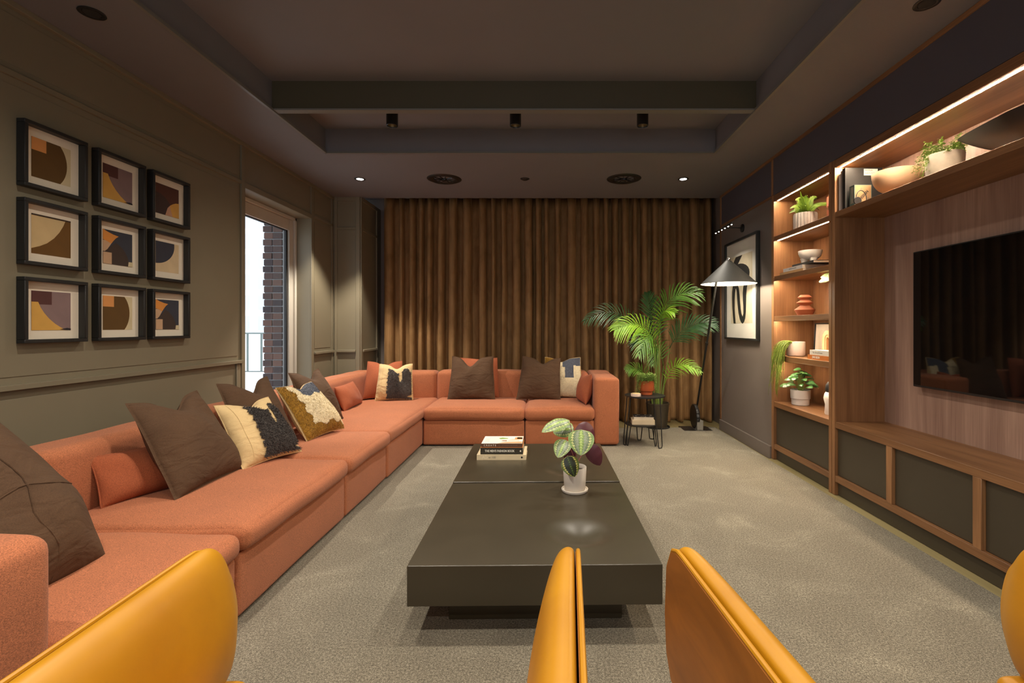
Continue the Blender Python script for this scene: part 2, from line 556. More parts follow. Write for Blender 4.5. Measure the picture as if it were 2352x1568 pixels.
# ---- left wall with door opening
DY0, DY1, DZ = 4.24, 5.437, 2.465
WT = .16                                   # reveal depth
bm = B()
box(bm, XL - WT, XL, YN, DY0, ZF, ZC + .02)
box(bm, XL - WT, XL, DY1, 6.1, ZF, ZC + .02)
box(bm, XL - WT, XL, DY0, DY1, DZ, ZC + .02)
wl = struct('wall_left', bm, MT['wall'])
def batten(x0, x1, y0, y1, z0, z1, parent, name='batten', mat=None):
    return bx(name, x0, x1, y0, y1, z0, z1, mat or MT['wall'], parent, bev=.002)
T = .016
e = XL + T
batten(XL, XL + .03, YN, 6.0, ZC - .03, ZC, wl, 'cornice_strip')
for y0, y1 in ((YN, DY0 - .05), (5.50, 5.985)):
    batten(XL, e, y0, y1, 2.488, 2.518, wl)
    batten(XL, XL + .034, y0, y1, .935, .962, wl, 'chair_rail')
    batten(XL, e, y0, y1, .0, .10, wl, 'skirting')
batten(XL, e, DY0 - .05, DY0, .10, ZC - .03, wl)
batten(XL, e, DY1, DY1 + .055, .10, ZC - .03, wl)
batten(XL, e, DY0, DY1, DZ, DZ + .05, wl)
batten(XL, e, 5.955, 5.99, .10, ZC - .03, wl)
batten(XL, e, DY0 - .115, DY0 - .065, .10, .93, wl)
batten(XL, e, .9, .95, .10, ZC - .03, wl)
# raised wall panels between the battens
def panel(y0, y1, z0, z1):
    bx('panel', XL, XL + .004, y0, y1, z0, z1, MT['wall'], wl, bev=.001)
panel(.99, DY0 - .09, 1.0, 2.45); panel(.99, DY0 - .09, 2.55, ZC - .06); panel(.99, DY0 - .15, .14, .89)
panel(5.53, 5.93, 1.0, 2.45); panel(5.53, 5.93, 2.55, ZC - .06); panel(5.53, 5.93, .14, .89)

# ---- boxed column at the rear left corner
XC = -2.31
bm = B(); box(bm, XL - WT, XC, 6.0, YB, ZF, ZC + .02)
wc = struct('wall_column', bm, MT['wall'])
for a in ((XL + .03, XL + .065, 5.984, 6.0, .1, ZC), (XC - .05, XC, 5.984, 6.0, .1, ZC), (XL + .065, XC - .05, 5.984, 6.0, ZC - .05, ZC),
          (XL + .065, XC - .05, 5.984, 6.0, 2.45, 2.482), (XL + .065, XC - .05, 5.984, 6.0, 0, .10)):
    batten(*a, wc)
batten(XL + .065, XC - .05, 5.966, 6.0, .935, .962, wc, 'chair_rail')
batten(XC, XC + T, 6.0, 6.05, .1, ZC, wc); batten(XC, XC + T, 6.55, 6.60, .1, ZC, wc)
batten(XC, XC + T, 6.05, 6.55, 2.45, 2.482, wc); batten(XC, XC + .03, 6.05, 6.55, .935, .962, wc, 'chair_rail')
batten(XC, XC + T, 6.05, 6.55, ZC - .04, ZC, wc)

struct('wall_back', box(B(), -2.9, 2.8, YB, YB + .1, ZF, 3.2), MT['wallr'])
WX0, WX1, WZ0, WZ1 = -2.2, 1.75, .45, 2.6                  # unseen window behind the camera, added as soft daylight fill
bm = B()
box(bm, -2.9, 2.8, YN - .1, YN, ZF, WZ0); box(bm, -2.9, 2.8, YN - .1, YN, WZ1, 3.2)
box(bm, -2.9, WX0, YN - .1, YN, WZ0, WZ1); box(bm, WX1, 2.8, YN - .1, YN, WZ0, WZ1)
struct('wall_front', bm, MT['wall'])
wn = thing('added_fill_window', None, None, (0, YN - .05, 0)); wn['kind'] = 'structure'
for a in ((WX0, WX0 + .06, -.03, .03, WZ0, WZ1), (WX1 - .06, WX1, -.03, .03, WZ0, WZ1), (WX0, WX1, -.03, .03, WZ0, WZ0 + .06), (WX0, WX1, -.03, .03, WZ1 - .06, WZ1), (-.25, -.20, -.03, .03, WZ0, WZ1)):
    bx('frame_rail', *a, MT['alu'], wn, .003)
bx('pane', WX0 + .06, -.25, -.004, .004, WZ0 + .06, WZ1 - .06, MT['glass'], wn)
bx('pane', -.20, WX1 - .06, -.004, .004, WZ0 + .06, WZ1 - .06, MT['glass'], wn)
pl_ = bpy.data.lights.new('fill_window_portal', 'AREA'); pl_.shape = 'RECTANGLE'; pl_.size = WX1 - WX0; pl_.size_y = WZ1 - WZ0
pl_.cycles.is_portal = True
po = bpy.data.objects.new('fill_window_portal', pl_); link(po); po.location = ((WX0 + WX1) / 2, YN - .12, (WZ0 + WZ1) / 2); po.rotation_euler = (PI / 2, 0, 0)
pl_ = bpy.data.lights.new('door_portal', 'AREA'); pl_.shape = 'RECTANGLE'; pl_.size = 1.2; pl_.size_y = 2.4
pl_.cycles.is_portal = True
po = bpy.data.objects.new('door_portal', pl_); link(po); po.location = (XL - WT - .09, (DY0 + DY1) / 2, 1.22); po.rotation_euler = (0, -PI / 2, 0)

# ---- right wall: taupe flank towards the curtain, aubergine above the joinery
TY0, TY1 = 3.63, 4.60                      # shelf tower
NY0 = 1.40                                 # near end of the television niche
ZT = 2.49
XW = 2.55                                  # solid wall behind the joinery
bm = B()
box(bm, XR, XR + .2, TY1, 5.95, ZF, 2.47)
box(bm, XR, XR + .2, YN, NY0, ZF, 2.47)
box(bm, XW, XW + .1, NY0 - .1, 5.95, ZF, ZC + .02)
wr = struct('wall_right', bm, MT['wallr'])
wu = struct('wall_right_upper', box(B(), XR, XR + .3, YN, 5.95, 2.49, ZC + .02), MT['wallu'])
wd = MT['walnut_h']
batten(XR - .012, XR + .01, YN, 5.95, ZC - .028, ZC, wu, 'cornice_strip', wd)
batten(XR - .008, XR + .012, TY1, 5.95, 2.468, 2.492, wu, 'batten', MT['walnut_h'])
batten(XR - .008, XR + .012, TY1 - .03, TY1, 2.492, ZC - .028, wu, 'batten', MT['walnut_v'])
batten(XR - .008, XR + .012, 5.925, 5.955, .12, ZC - .028, wr, 'corner_strip', MT['walnut_v'])
struct('baseboard_right', box(B(), XR - .02, XR, TY1, 5.95, ZF, .115, .003), MT['wallr'])
struct('trim_5', box(B(), 2.095, 2.20, YN, TY1 - .005, ZF, -.002), MT['floor'])
struct('wall_pocket', box(B(), XR + .10, XR + .3, 5.95, YB, ZF, 3.2), MT['wallr'])

# ---- glazed door in the left wall
d = thing('door_1', None, None, (XL - WT, 0, 0)); d['kind'] = 'structure'
def dpart(name, x0, x1, y0, y1, z0, z1, mat, bev=.004):
    return bx(name, x0, x1, y0, y1, z0, z1, mat, d, bev=bev)
dpart('outer_frame', -.075, .01, DY1 - .035, DY1, 0, DZ, MT['alu'])
dpart('outer_frame', -.075, .01, DY0, DY0 + .035, 0, DZ, MT['alu'])
dpart('outer_frame', -.075, .01, DY0, DY1, DZ - .035, DZ, MT['alu'])
dpart('stile', -.065, -.012, DY1 - .12, DY1 - .037, .0, DZ - .037, MT['alu'])
dpart('stile', -.065, -.012, DY0 + .037, DY0 + .12, .0, DZ - .037, MT['alu'])
dpart('rail', -.065, -.012, DY0 + .12, DY1 - .12, DZ - .155, DZ - .037, MT['alu'])
dpart('rail', -.065, -.012, DY0 + .12, DY1 - .12, 0, .12, MT['alu'])
dpart('gasket', -.06, -.03, DY1 - .145, DY1 - .12, .12, DZ - .155, MT['rubber'])
dpart('gasket', -.06, -.03, DY0 + .12, DY1 - .145, DZ - .165, DZ - .155, MT['rubber'])
dpart('pane', -.046, -.040, DY0 + .12, DY1 - .145, .12, DZ - .165, MT['glass'], 0)
struct('trim_6', box(B(), XL - WT - .16, XL + .0, DY0, DY1, ZF, .004), MT['alu'])

# ---- outside
struct('terrace', box(B(), -40, XL - WT - .1, -2, 60, -.5, -.16), MT['white_out'])
pier = struct('pier', box(B(), -3.178, -2.90, 5.452, 5.9, -.16, 2.9), MT['mortar'])
pier['kind'] = 'structure'
def brick_mesh(w):
    b = box(B(), 0, w, 0, .02, 0, .065, .003)
    me = bpy.data.meshes.new('brick'); b.to_mesh(me); b.free(); me.materials.append(MT['brick'])
    return me
BR = {w: brick_mesh(w) for w in (.102, .215, .05)}
z, k = -.1, 0
while z < 2.62:
    x = -3.19
    seq = (.102, .102) if k % 2 == 0 else (.102, .102)
    off = 0 if k % 2 == 0 else .012
    for w in seq:
        o = inst('brick', BR[w], pier, (x + off * (1 if x < -3.1 else 0), 5.437 + random.uniform(-.002, .002), z))
        x += w + .012
    z += .0755; k += 1
lt = struct('lintel', box(B(), -3.4, XL - WT - .08, 5.0 - 1.0, 5.452, 2.62, 2.9), MT['mortar'])

rl = thing('railing', 'grey metal balcony railing seen through the glazed door', 'railing', (-8.3, 14, -.16))
bx('top_rail', -2.4, 2.6, -.03, .03, 1.20, 1.24, colour((112, 124, 120)), rl, .004)
bx('bottom_rail', -2.4, 2.6, -.02, .02, .10, .13, colour((112, 124, 120)), rl, .004)
bal = box(B(), -.02, .02, -.02, .02, .13, 1.20)
mb = bpy.data.meshes.new('baluster'); bal.to_mesh(mb); bal.free(); mb.materials.append(colour((112, 124, 120)))
for i in range(13): inst('baluster', mb, rl, (-2.35 + i * .40, 0, 0))
ab = thing('apartment_building', 'bright white apartment block with rows of windows beyond the terrace', 'building', (-34, 58, -.16))
bx('facade', -22, 12, 0, 6, 0, 42, MT['white_out'], ab)
wm = box(B(), -.75, .75, -.06, .02, 0, 1.7); mw = bpy.data.meshes.new('window'); wm.to_mesh(mw); wm.free(); mw.materials.append(MT['pane_out'])
for r in range(9):
    for c in range(11):
        inst('window', mw, ab, (-18 + c * 2.6, -.02, 1.0 + r * 2.45))

# ---- curtain along the rear
def curtain():
    bm = B()
    x0, x1 = -2.19, 2.235
    rnd = random.Random(3)
    xs = [x0]
    while xs[-1] < x1 - .08: xs.append(xs[-1] + rnd.choice((rnd.uniform(.085, .12), rnd.uniform(.13, .17), rnd.uniform(.16, .215))))
    sc = (x1 - x0) / (xs[-1] - x0)
    xs = [x0 + (x - x0) * sc for x in xs]
    pts = []
    for i in range(len(xs) - 1):
        a, b = xs[i], xs[i + 1]
        am = rnd.uniform(.12, .19)
        pw, sk = rnd.uniform(1.2, 1.9), rnd.uniform(-.10, .10)
        for k in range(18):
            t = k / 18
            ph = 2 * PI * t
            x = a + (b - a) * t + .10 * (b - a) * math.sin(2 * ph + .5 * math.sin(i * 2.3)) + sk * (b - a) * math.sin(ph)
            y = -am * (math.cos(ph) * -.5 + .5) ** pw
            pts.append((x, y, i))
    pts.append((x1, 0, len(xs) - 1))
    Z = [-.005, .04, .3, .7, 1.2, 1.8, 2.4, 2.8, 2.98]
    rows = []
    for z in Z:
        row = []
        for j, (x, y, i) in enumerate(pts):
            g = .8 + .25 * (1 - z / 3)
            nx = noise.noise(V((x * 2.2, z * .9, 1.7))) * .014 * (1 - abs(z - 1.5) / 3.2)
            row.append(bm.verts.new((x + nx, 6.53 + y * g + noise.noise(V((x * 4, z * 1.3, 5))) * .012, z)))
        rows.append(row)
    for a, b in zip(rows[:-1], rows[1:]):
        for j in range(len(pts) - 1):
            bm.faces.new((a[j], a[j + 1], b[j + 1], b[j]))
    o = obj('curtain', bm, MT['velvet'], None, angle=80)
    m = o.modifiers.new('thick', 'SOLIDIFY'); m.thickness = .004
    tag(o, 'floor-length bronze velvet curtain drawn across the rear wall', 'curtain')
    bx('curtain_track', -2.2, 2.24, 6.40, 6.44, 2.985, 3.02, MT['black'], o)
curtain()

# ================================================================== CEILING FITTINGS
def lamp(name, typ, parent, loc, energy, color=WARM, rot=(0, 0, 0), **kw):
    l = bpy.data.lights.new(name, typ)
    l.energy = energy; l.color = color
    for k, v in kw.items(): setattr(l, k, v)
    o = bpy.data.objects.new(name, l)
    link(o, parent)
    o.location = loc; o.rotation_euler = rot
    return o

def cylinder_spot(x, y, label, group=None, k=1.0):
    t = thing('ceiling_spotlight', label, 'spotlight', (x, y, ZR), group=group)
    prof = [(.0, 0), (.047, 0), (.047, -.165), (.043, -.168), (.040, -.160), (.0395, -.10), (0.0, -.10)]
    obj('housing', lathe(B(), prof, 28), MT['black'], t)
    rf_ = obj('reflector', lathe(B(), [(.039, -.158), (.036, -.14), (.026, -.115), (.010, -.104)], 20, flute=lambda a, z: 1 + .03 * math.cos(10 * a)), MT['brass'], t)
    obj('lens', lathe(B(), [(0, -.106), (.013, -.106), (.013, -.103), (0, -.103)], 16), MT['glow'], rf_)
    lamp('spot_beam', 'SPOT', t, (0, 0, -.175), SPOT_W * k, spot_size=math.radians(142), spot_blend=1.0, shadow_soft_size=.035)
    return t
XS = (-1.276, -.256, .796)
rown = ['behind the ceiling beam', 'above the middle of the room', 'above the armchairs', 'behind the armchairs']
for r, y in enumerate((4.0, 2.2, .45, -1.35)):
    for c, x in enumerate(XS):
        side = ('left', 'middle', 'right')[c]
        cylinder_spot(x, y, '%s black cylinder spotlight of the three %s' % (side, rown[r]), 'cylinder spotlights in the ceiling recess', 1.3 if c == 0 and r in (1, 2) else 1.0)

def downlight(x, y, label, on=True, e=1.0):
    t = thing('downlight', label, 'downlight', (x, y, ZC), group='small round downlights in the soffit')
    obj('bezel', lathe(B(), [(.036, .004), (.056, .0), (.058, -.004), (.050, -.007), (.038, -.004)], 28, closed=True), MT['black'], t)
    obj('lens', lathe(B(), [(0, -.0035), (.037, -.0035), (.037, .002), (0, .002)], 24), MT['glow_cool'] if on else MT['ink'], t)
    if on: lamp('down_beam', 'SPOT', t, (0, 0, -.02), DOWN_W * e, spot_size=math.radians(84), spot_blend=.4, shadow_soft_size=.03)
    return t
downlight(-2.026, 5.255, 'small lit round downlight in the soffit by the column', e=1.1)
downlight(1.487, 5.255, 'small lit round downlight in the soffit over the palm', e=.35)
downlight(-2.325, 2.474, 'black round unlit downlight in the soffit above the framed prints', on=False)
downlight(1.888, 2.40, 'black round unlit downlight in the soffit above the television', on=False)

def vent(x, y, label):
    t = thing('air_vent', label, 'vent', (x, y, ZC), group='black round air vents')
    obj('flange', lathe(B(), [(.105, .0), (.125, -.012), (.150, -.016), (.182, -.004), (.186, .0), (.150, .004)], 40, closed=True), MT['black'], t)
    obj('swirl_cone', lathe(B(), [(0, -.022), (.03, -.02), (.034, .0), (0, .0)], 20), MT['black'], t)
    bmv = B(); box(bmv, .02, .112, -.001, .001, -.012, .004)
    me = bpy.data.meshes.new('vane'); bmv.to_mesh(me); bmv.free(); me.materials.append(MT['black'])
    for k in range(10): inst('vane', me, t, rot=(math.radians(28), 0, 2 * PI * k / 10))
vent(-1.11, 5.26, 'black round ceiling air vent nearer the column')
vent(.842, 5.25, 'black round ceiling air vent nearer the floor lamp')
sp = thing('smoke_sensor', 'tiny black ceiling sensor between the two round air vents', 'sensor', (-.232, 5.25, ZC))
obj('housing', lathe(B(), [(0, -.018), (.02, -.018), (.036, -.008), (.044, 0), (0, 0)], 24), MT['black'], sp)
obj('collar', lathe(B(), [(.044, -.002), (.05, -.002), (.05, 0), (.044, 0)], 24, closed=True), MT['rubber'], sp)
# ================================================================== SOFA MODULES
def sofa(name_label, loc, parts):
    t = thing('sofa_module', name_label, 'sofa', loc, group='modules of the terracotta corner sofa')
    ox, oy = loc[0], loc[1]
    for i, (nm, x0, x1, y0, y1, z0, z1, r, crown, front, wob) in enumerate(parts):
        n = max(6, int(max(x1 - x0, y1 - y0) * 14))
        obj(nm, soft_box(B(), x0 - ox, x1 - ox, y0 - oy, y1 - oy, z0, z1, r, crown, n, wob, front, ox + oy + i), MT['sofa'], t, angle=70)
        if nm == 'base':
            for sx in (x0 + .08, x1 - .08):
                for sy in (y0 + .08, y1 - .08):
                    bx('foot', sx - ox - .03, sx - ox + .03, sy - oy - .03, sy - oy + .03, 0, z0 + .004, MT['black'], t)
    return t
LB, LF = -2.37, -1.305                      # left run: rear and front planes
SB = -2.13                                  # face of the back rest
def left_unit(label, y0, y1, arm=False, z=.41):
    g = .004
    ps = [('base', LB, LF, y0 + g, y1 - g, .012, .285, .022, 0, .004, .004)]
    ys = y0 + g
    if arm:
        ps.append(('arm', LB + .02, LF + .008, y0 + .002, y0 + .265, .27, .715, .05, .006, .008, .006))
        ys = y0 + .268
    ps.append(('seat_cushion', SB - .02, -1.272, ys, y1 - g, .283, z - .012, .042, .022, .012, .010))
    ps.append(('backrest', LB, SB, ys, y1 - g, .27, .712, .05, .006, .012, .008))
    return sofa(label, (LB + .5, (y0 + y1) / 2, 0), ps)
left_unit('terracotta sofa module with armrest, nearest the left armchair', 1.02, 2.04, True, .402)
left_unit('long armless terracotta sofa module, second along the left wall', 2.04, 3.137)
left_unit('short armless terracotta sofa module between the long one and the corner', 3.137, 3.953)
g = .004
RB = 6.035; RF = 5.80
sofa('large terracotta corner sofa module with two backrests by the column', (-1.85, 5.0, 0), [
    ('base', LB, -1.298, 3.957, RB, .012, .285, .022, 0, .004, .004),
    ('seat_cushion', SB - .02, -1.285, 3.957, RF + .01, .283, .40, .042, .024, .012, .012),
    ('backrest', LB, SB, 3.957, RB - .236, .27, .712, .05, .006, .012, .008),
    ('backrest', LB, -1.325, RF, RB, .27, .712, .05, .006, .012, .008)])
sofa('armless terracotta sofa module in the middle of the rear run', (-.75, 5.5, 0), [
    ('base', -1.29, -.228, 5.05, RB, .012, .272, .022, 0, .004, .004),
    ('seat_cushion', -1.283, -.232, 5.022, RF + .01, .27, .402, .042, .024, .012, .010),
    ('backrest', -1.315, -.232, RF, RB, .265, .716, .05, .006, .012, .008)])
sofa('terracotta sofa module with a boxy armrest beside the side table', (.27, 5.5, 0), [
    ('base', -.222, .50, 5.05, RB, .012, .272, .022, 0, .004, .004),
    ('arm', .502, .762, 5.045, RB, .012, .712, .035, .006, .006, .006),
    ('seat_cushion', -.224, .498, 5.022, RF + .01, .27, .402, .042, .022, .012, .010),
    ('backrest', -.224, .50, RF, RB, .265, .712, .05, .006, .012, .008)])

# ================================================================== CUSHIONS
def pillow_surface(w, h, T, chop=0.0, pin=.07, sag=.12, seed=0, crease=.010):
    rnd = random.Random(seed)
    sx, sy = rnd.uniform(0, 50), rnd.uniform(0, 50)
    cu = rnd.uniform(-.12, .12)
    def f(u, v, side):
        cu_, cv_ = max(-1, min(1, u)), max(-1, min(1, v))
        x = u * w / 2 * (1 - pin * (1 - cv_ * cv_))
        z = h / 2 + v * h / 2 * (1 - pin * (1 - cu_ * cu_))
        env = max(0, (1 - cu_ ** 2)) ** .55 * max(0, (1 - cv_ ** 2)) ** .55
        t = T / 2 * env * (1 + sag * -v)
        if chop:
            gk = math.exp(-((u - cu) / .34) ** 2)
            top = max(0, (v + .2) / 1.2)
            z -= chop * gk * top ** 2
            x += (cu - u) * w * .06 * top
            t *= 1 + .25 * gk * top
        s = V((x * 5 + sx, z * 5 + sy, side * 3.1))
        s2 = V((x * 11 + sy, z * 4 + sx, side))
        wr = noise.noise(s) * crease * 1.6 + noise.noise(s2) * crease
        cr = abs(math.sin((cu_ + cv_ * .8) * 3 + sx)) * crease * .5
        t += (wr + cr) * min(1, env * 2.5)
        return V((x, side * t, z))
    return f

def pillow_mesh(f, n=26, flange=0.0):
    bm = B()
    P = [math.sin(PI / 2 * (-1 + 2 * i / n)) for i in range(n + 1)]
    if flange: P = [-1 - flange] + P + [1 + flange]
    cache = {}
    m = len(P) - 1
    def vt(i, j, s):
        u, v = P[i], P[j]
        edge = (abs(u) >= .9999 or abs(v) >= .9999)
        k = (i, j, 0 if (i in (0, m) or j in (0, m)) else s)
        if k not in cache:
            p = f(u, v, s)
            if edge and flange and k[2]: p.y += s * .002
            cache[k] = bm.verts.new(p)
        return cache[k]
    for s in (-1, 1):
        for i in range(m):
            for j in range(m):
                q = [vt(i, j, s), vt(i + 1, j, s), vt(i + 1, j + 1, s), vt(i, j + 1, s)]
                bm.faces.new(q if s < 0 else q[::-1])
    return bm

def fur_patch(name, f, inside, mat, parent, seed=0, n=46, blades=2600, L=.013, lift=.006, bw=.0018):
    """raised shag on the front face where inside(u, v)"""
    rnd = random.Random(seed)
    bm = B()
    def nrm(u, v):
        e = .02
        a = f(u + e, v, -1) - f(u - e, v, -1); b = f(u, v + e, -1) - f(u, v - e, -1)
        q = a.cross(b)
        return q.normalized() if q.length > 1e-9 else V((0, -1, 0))
    cache = {}
    def vt(i, j):
        if (i, j) not in cache:
            u, v = -1 + 2 * i / n, -1 + 2 * j / n
            u, v = u * .985, v * .985
            k = lift * (1 + .8 * noise.noise(V((u * 14, v * 14, seed))))
            cache[(i, j)] = bm.verts.new(f(u, v, -1) + nrm(u, v) * k)
        return cache[(i, j)]
    for i in range(n):
        for j in range(n):
            u, v = -1 + 2 * (i + .5) / n, -1 + 2 * (j + .5) / n
            if inside(u, v): bm.faces.new((vt(i, j), vt(i + 1, j), vt(i + 1, j + 1), vt(i, j + 1)))
    c = 0
    tries = 0
    while c < blades and tries < blades * 6:
        tries += 1
        u, v = rnd.uniform(-.98, .98), rnd.uniform(-.98, .98)
        if not inside(u, v): continue
        c += 1
        p = f(u, v, -1) + nrm(u, v) * lift * .6
        nn = nrm(u, v)
        d = (nn + V((rnd.uniform(-.8, .8), rnd.uniform(-.3, .3), rnd.uniform(-1.1, .4)))).normalized()
        s = d.cross(V((rnd.uniform(-1, 1), rnd.uniform(-1, 1), rnd.uniform(-1, 1)))).normalized() * bw
        q = p + d * L * rnd.uniform(.7, 1.2)
        q2 = q + V((rnd.uniform(-.004, .004), 0, -.004))
        a, b_, e_ = bm.verts.new(p - s), bm.verts.new(p + s), bm.verts.new(q + s * .6)
        g_, h_ = bm.verts.new(q - s * .6), bm.verts.new(q2)
        bm.faces.new((a, b_, e_, g_)); bm.faces.new((g_, e_, h_))
    return obj(name, bm, mat, parent, angle=180, kind='stuff')

def cushion(label, loc, yaw, lean, w, h, T, mat, chop=0.0, flange=0.0, seed=0, roll=0.0, pin=.07, group='scatter cushions on the corner sofa', crease=.010, sag=.12):
    t = thing('scatter_cushion', label, 'cushion', loc, (math.radians(-lean), math.radians(roll), math.radians(yaw)), group)
    f = pillow_surface(w, h, T, chop, pin, sag, seed, crease)
    cv_ = obj('cover', pillow_mesh(f, 26, flange), MT[mat], t, angle=80)
    return cv_, f

def seam(t, f, pts, mat, r=.0028, name='seam'):
    obj(name, tube(B(), [f(u, v, -1) + V((0, -.0005, 0)) for u, v in pts], r, 6), MT[mat], t)
def piping(t, f, mat, r=.004):
    n = 20
    ring = [(-1 + 2 * i / n, -1) for i in range(n)] + [(1, -1 + 2 * i / n) for i in range(n)] + [(1 - 2 * i / n, 1) for i in range(n)] + [(-1, 1 - 2 * i / n) for i in range(n)]
    obj('piping', tube(B(), [V((p.x, 0, p.z)) for p in (f(u, v, -1) for u, v in ring)], r, 6, closed=True), MT[mat], t)

def black_patch(u, v):
    j = .03 * math.sin(v * 23) + .02 * math.sin(v * 51 + 1)
    if u < -.36 + j or u > .97 or v < -.96: return False
    top = .80 - .12 * (u + .36) if u < .02 else (.70 - 1.1 * (u - .02) if u < .2 else (.50 if u < .42 else min(.72, .50 + 1.6 * (u - .42))))
    if u > .8: top -= (u - .8) * 1.5
    if v > top: return False
    if ((u - .38) / .10) ** 2 + ((v - .30) / .34) ** 2 < 1: return False
    if u > .66 and -.88 < v < -.88 + .55 * (u - .66) : return False
    return True
def cream_black(label, loc, yaw, lean, s, T, seed, blades, roll=0):
    t, f = cushion(label, loc, yaw, lean, s, s, T, 'cream', chop=.05, seed=seed, roll=roll)
    fur_patch('shag_patch', f, black_patch, MT['fur_black'], t, seed, blades=blades)
    piping(t, f, 'cream')
    seam(t, f, [(-.72, -.95 + 1.9 * i / 14) for i in range(15)], 'cream', .002)
    return t
def patches(label, loc, yaw, lean, s, T, seed, blades, roll=0, flip=False):
    t, f = cushion(label, loc, yaw, lean, s, s, T, 'cream', chop=.045, seed=seed, roll=roll)
    if not flip:
        bl = lambda u, v: v > .45 + .06 * math.sin(u * 9) and u > -.42
        mu = lambda u, v: not bl(u, v) and (u < -.62 - .14 * v + .05 * math.sin(v * 14) or v < -.72 + .06 * math.sin(u * 11) - .10 * u)
    else:
        bl = lambda u, v: (v > .60 - .04 * math.sin(u * 9) and u > .0) or (.15 < u < .62 and v > -.05)
        mu = lambda u, v: not bl(u, v) and u < -.5 and v > .45
    wh = lambda u, v: abs(u) < .97 and abs(v) < .97 and not bl(u, v) and not mu(u, v)
    lim = lambda fn: (lambda u, v: abs(u) < .98 and abs(v) < .98 and fn(u, v))
    fur_patch('blue_patch', f, lim(bl), MT['fur_blue'], t, seed + 1, blades=blades, L=.005, lift=.003, bw=.0011)
    fur_patch('mustard_patch', f, lim(mu), MT['fur_mustard'], t, seed + 2, blades=blades * 2, L=.007, lift=.005, bw=.0013)
    fur_patch('cream_patch', f, wh, MT['fur_white'], t, seed + 3, blades=blades * 3, L=.008, lift=.008, bw=.0013)
    piping(t, f, 'cream')
    return t

SZ = .415
t, f = cushion('large brown linen cushion with crossed seams behind the near armrest', (-1.64, 1.52, .405), 88, 40, .54, .64, .33, 'linen', seed=11, pin=-.05, crease=.014)
seam(t, f, [(.18 + .05 * math.sin(i), -.97 + 1.94 * i / 16) for i in range(17)], 'linen', .003)
seam(t, f, [(-.97 + 1.94 * i / 16, -.12 + .04 * math.sin(i * .8)) for i in range(17)], 'linen', .003)
t, f = cushion('small terracotta bolster tucked behind the big brown cushion', (-1.965, 2.44, SZ), 68, 24, .46, .24, .16, 'terra', seed=12, pin=.04)
piping(t, f, 'terra')
t, f = cushion('big brown linen cushion leaning in front of the small terracotta bolster', (-1.785, 2.60, SZ), 91, 30, .54, .52, .19, 'linen', chop=.075, flange=.05, seed=13)
piping(t, f, 'linen', .003)
cream_black('cream cushion with charcoal shag patch leaning between brown cushions on the left run', (-1.705, 3.03, SZ), 73, 36, .44, .16, 14, 5200)
t, f = cushion('brown linen cushion behind the cream and charcoal one on the left run', (-1.845, 3.27, SZ), 84, 25, .52, .51, .17, 'linen', chop=.09, flange=.05, seed=15)
patches('mustard, cream and slate shag cushion on the left run', (-1.70, 3.74, SZ), 81, 36, .47, .18, 16, 2600)
t, f = cushion('brown linen cushion behind the mustard and cream shag one', (-1.85, 4.12, SZ), 86, 26, .50, .50, .18, 'linen', chop=.07, flange=.05, seed=17)
t, f = cushion('terracotta bolster leaning on the left backrest near the corner', (-2.0, 5.02, SZ), 94, 22, .56, .26, .15, 'terra', seed=18, pin=.05)
t, f = cushion('terracotta square cushion behind the cream and charcoal one in the corner', (-1.905, 5.62, SZ), 8, 20, .45, .45, .15, 'terra', chop=.05, seed=19)
piping(t, f, 'terra')
cream_black('cream cushion with charcoal shag patch in the sofa corner by the column', (-1.72, 5.46, SZ), 6, 14, .42, .16, 20, 1800)
t, f = cushion('terracotta square cushion behind a brown one on the rear run', (-.81, 5.69, SZ), 0, 11, .50, .47, .14, 'terra', chop=.01, seed=21, pin=.04)
piping(t, f, 'terra')
t, f = cushion('brown linen cushion in front of a terracotta one on the rear run', (-.855, 5.50, SZ), -1, 15, .53, .50, .16, 'linen', chop=.10, flange=.04, seed=22)
t, f = cushion('brown linen cushion in front of a shag one on the rear run', (-.09, 5.51, SZ), -3, 15, .49, .49, .15, 'linen', chop=.06, flange=.04, seed=23, roll=3)
patches('cream shag cushion with slate corner on the rear run', (.19, 5.68, SZ), -4, 12, .48, .14, 24, 1600, flip=True)
t, f = cushion('terracotta bolster standing against the rear right armrest', (.392, 5.37, SZ), -82, 12, .42, .33, .15, 'terra', chop=.02, seed=25, pin=.05)

